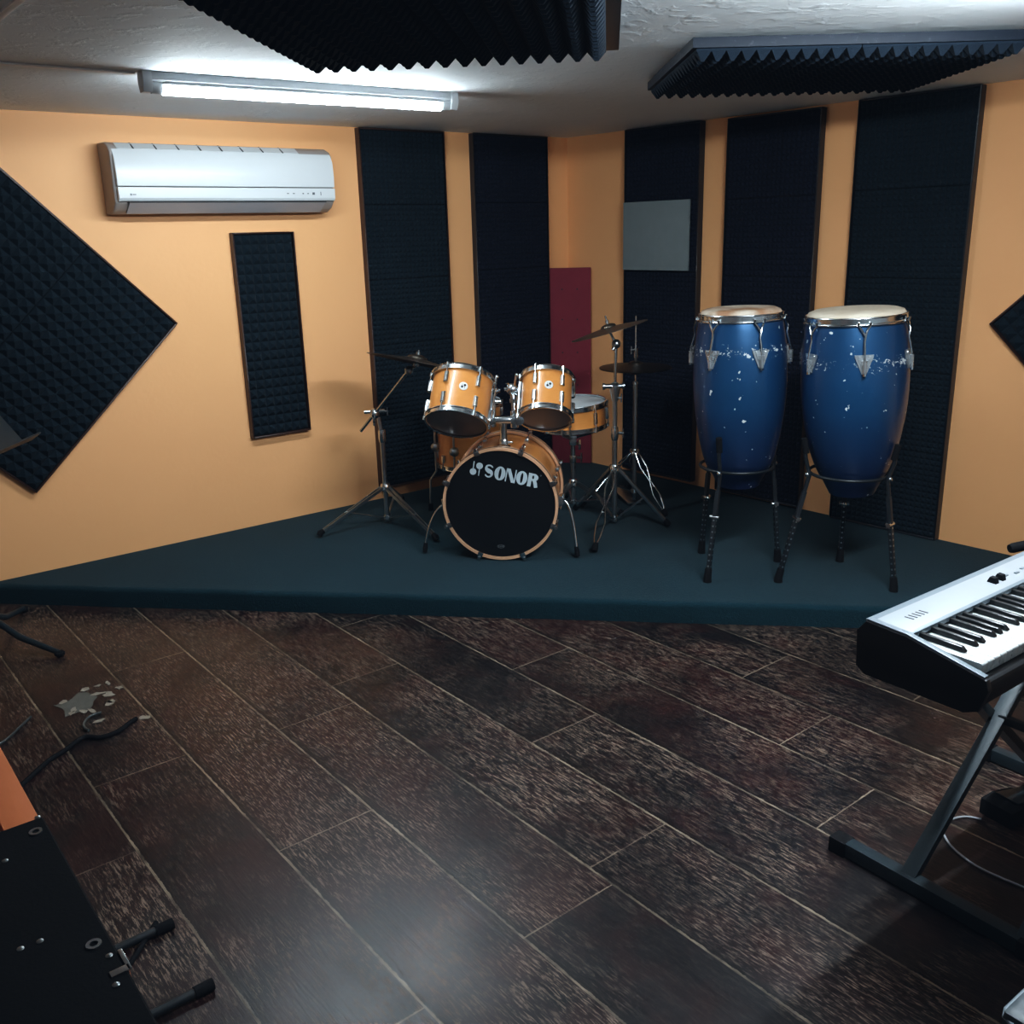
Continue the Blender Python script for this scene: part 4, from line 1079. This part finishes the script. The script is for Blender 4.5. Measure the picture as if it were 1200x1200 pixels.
# boom arm of a microphone stand that reaches in from beyond the right edge
tipp = at(1183, 643, 2.75)
ms = thing('microphone_stand', 'black microphone stand arm whose end shows above the piano at right edge', 'microphone stand', (tipp.x + .42, tipp.y + .05, 0))
q = rel(ms, tipp); top = V((0, 0, q.z + .06)); 
bo = MB().tube(q, q + (top - q) * 1.9, .010, seg=14).build('boom_arm', M['blacksteel'], ms)
d_ = (top - q).normalized(); MB().path([q, q + d_ * .010, q + d_ * .12], [.012, .0145, .0145], 14).build('counterweight', M['rubber'], bo)
MB().tube((0, 0, .05), top, .012).build('pole', M['blacksteel'], ms); mb = MB(); mb.ball(top, .025); mb.build('boom_clamp', M['rubber'], ms)
for k in range(3):
    a = radians(20 + 120 * k); lg = MB().tube((0, 0, .12), (.26 * cos(a), .26 * sin(a), .015), .009).build('leg', M['blacksteel'], ms)
    MB().ball((.26 * cos(a), .26 * sin(a), .014), .014, 10).build('rubber_foot', M['rubber'], lg)

# ------------------------------------------------------------------ left foreground: orange table, black case
TA = radians(128.1); td, tn = wdir(TA), V((cos(TA - pi / 2), sin(TA - pi / 2), 0))     # along the table, and out to its right
TZ = .66; TR = .203
# frame: x = along td (away), y = tn turned left ... root turned by TA: local x = td, local y = -tn
tb0 = td * .55 + tn * TR
tbl = thing('orange_table', 'orange-stained wooden bench top at the lower left edge', 'table', (tb0.x, tb0.y, 0), TA)
TL = 1.55
MB().box((0, .0, TZ - .028), (TL, .050, TZ)).build('edge_board', M['orange'], tbl, .002)
MB().box((0, .054, TZ - .028), (TL, .160, TZ - .0015)).build('top_board', M['orange'], tbl, .002)
MB().box((0, .164, TZ - .028), (TL, .46, TZ - .0015)).build('top_board', M['orange'], tbl, .002)
for xm in (.35, 1.137, 1.375):
    leg = MB(); leg.bar((xm, .10, .015), (xm, .10, TZ - .028), .034, .034, (0, 1, 0)); leg.build('leg', M['blacksteel'], tbl, .002)
    fb_ = MB().tube((xm, -.255, .0135), (xm, .40, .0135), .0100, seg=14).build('foot_bar', M['blacksteel'], tbl)
    MB().tube((xm, -.29, .0135), (xm, -.25, .0135), .0125, seg=14).build('end_cap', M['rubber'], fb_)
# black case on the table
cz0 = TZ; CH = .10; cq = onz(52, 955, TZ + CH)
cm = cq.dot(td)
cs = thing('equipment_case', 'black covered equipment case with metal rivets on the orange bench top', 'case', (td.x * cm + tn.x * .184, td.y * cm + tn.y * .184, cz0), TA)
MB().box((-.85, 0, .0005), (0, .42, CH)).build('body', M['case'], cs, .006, 3)
def casept(x, y): p_ = onz(x, y, TZ + CH); p_ = Matrix.Rotation(-TA, 3, 'Z') @ (p_ - cs.location); p_.z = CH; return p_
for x, y in ((42, 975), (110, 1107)):
    q = casept(x, y); mb = MB(); mb.lathe([(.0045, .0), (.0045, .0016), (.0085, .0016), (.0085, .0)], 20, Matrix.Translation(q), True); mb.build('eyelet', M['steel'], cs)
for x, y in ((44, 958), (6, 1009), (24, 1112), (47, 1103), (128, 1120), (136, 1154)):
    q = casept(x, y); mb = MB(); mb.ball(q, .0042, 10, (1, 1, .5)); mb.build('rivet', M['steel'], cs)
q = casept(146, 1118); q.y = -.002
mb = MB(); mb.box((q.x - .028, -.004, CH - .030), (q.x + .010, .0008, CH + .0015)); mb.box((q.x - .028, -.003, CH - .001), (q.x - .018, .018, CH + .0015)); mb.build('corner_plate', M['chrome'], cs, .001)
# cables round it
def cable(name, label, pts, r, mat, group=None):
    p = smooth([V(q) for q in pts]); o = MB().path([q - p[0] for q in p], r, 10).build(name, mat); o.location = p[0]
    return tag(o, label, 'cable', group)
z_ = .008
cable('audio_cable', 'black audio cable curling across the floor beside the torn patch', [onz(x, y, z_) for x, y in ((20, 925), (55, 893), (75, 880), (98, 864), (118, 864), (138, 857), (152, 847), (160, 842))], .0075, M['rubber'])
cable('thin_cable', 'short highlight-grey cable end curving up to the torn patch in the planks', [onz(x, y, .006) for x, y in ((104, 856), (99, 853), (98, 848), (103, 841), (111, 837), (119, 835))], .0045, plain('highlight_grey_cable', (.06, .07, .07), .35))  # grey tone stands for the highlight line along the cable
cable('short_cable', 'short black cable trailing from under the orange bench across the floor', [onz(x, y, .007) for x, y in ((130, 1150), (150, 1132), (162, 1115), (172, 1098), (183, 1081))], .006, M['rubber'])
cable('straight_cable', 'highlight-grey cable on the floor beside the end of the orange bench', [onz(x, y, .006) for x, y in ((-20, 885), (8, 866), (22, 853), (36, 840))], .005, plain('highlight_dim_cable', (.04, .045, .045), .4))  # lighter tone puts the cable's highlight into its colour

# ------------------------------------------------------------------ music stand at the left edge
pc = V((-2.06, 3.45, 0)); tip = onz(70, 766, .012)
mu = thing('music_stand', 'dark steel music stand at the left edge, one foot and desk corner showing', 'music stand', pc)
for k, a in enumerate((0, 118, 240)):
    d = V((tip.x - pc.x, tip.y - pc.y, 0)); L = d.length; d = Matrix.Rotation(radians(a), 3, 'Z') @ d.normalized()
    lg = MB().path([V((0, 0, .13)), d * (L * .45) + V((0, 0, .055)), d * L + V((0, 0, .016))], [.013, .013, .011], 10).build('leg', M['tealsteel'], mu)
    MB().ball(d * L + V((0, 0, .013)), .0145, 10, (1.4, 1.4, .9)).build('rubber_foot', M['rubber'], lg)
MB().tube((0, 0, .06), (0.03, 0, .80), .0125).build('pole', M['tealsteel'], mu)
lipe = rel(mu, at(38, 514, 3.72))
u = V((-.573, 0, .82))
nn = V((.82, 0, .573))
LY = .52
Td = Matrix((V((0, 1, 0)), u, nn)).transposed().to_4x4(); Td.translation = V((lipe.x, lipe.y, lipe.z))
MB(Td).box((-.06 - LY, 0, -.003), (-.065, .36, 0)).build('desk', M['tealsteel'], mu, .001)
MB(Td).box((-LY - .05, -.004, -.004), (0, .002, .045)).build('lip', M['tealsteel'], mu, .001)
ctr = Td @ V((-.30, .16, -.02)); MB().path([(0.03, 0, .80), ctr], .010).build('desk_bracket', M['blacksteel'], mu)

# ------------------------------------------------------------------ camera, world, view
cam = bpy.data.cameras.new('camera'); co = bpy.data.objects.new('camera', cam); C.objects.link(co)
m = Matrix((RT, UP, -FW)).transposed().to_4x4(); m.translation = EYE; co.matrix_world = m
cam.sensor_fit = 'HORIZONTAL'; cam.sensor_width = 36.0; cam.lens = 36.0 * FOCAL_PX / 1200.0; cam.clip_start = .02
bpy.context.scene.camera = co
w = bpy.data.worlds.new('room_air'); bpy.context.scene.world = w; w.use_nodes = True
w.node_tree.nodes['Background'].inputs[0].default_value = (.05, .06, .07, 1); w.node_tree.nodes['Background'].inputs[1].default_value = .3
sc = bpy.context.scene
sc.view_settings.view_transform = 'Standard'
sc.view_settings.look = 'None'
sc.view_settings.exposure = 0.36
sc.view_settings.use_curve_mapping = True
cm_ = sc.view_settings.curve_mapping; cm_.initialize(); cm_.extend = 'EXTRAPOLATED'
cv = cm_.curves[3]
for p_ in ((.012, .0066), (.05, .036), (.15, .138), (.45, .47)): cv.points.new(*p_)
for ch, lift in ((0, .0022), (1, .0034), (2, .0052)):
    cm_.curves[ch].points[0].location = (0, lift)
cm_.update()
sc.cycles.use_denoising = True
sc.cycles.max_bounces = 8
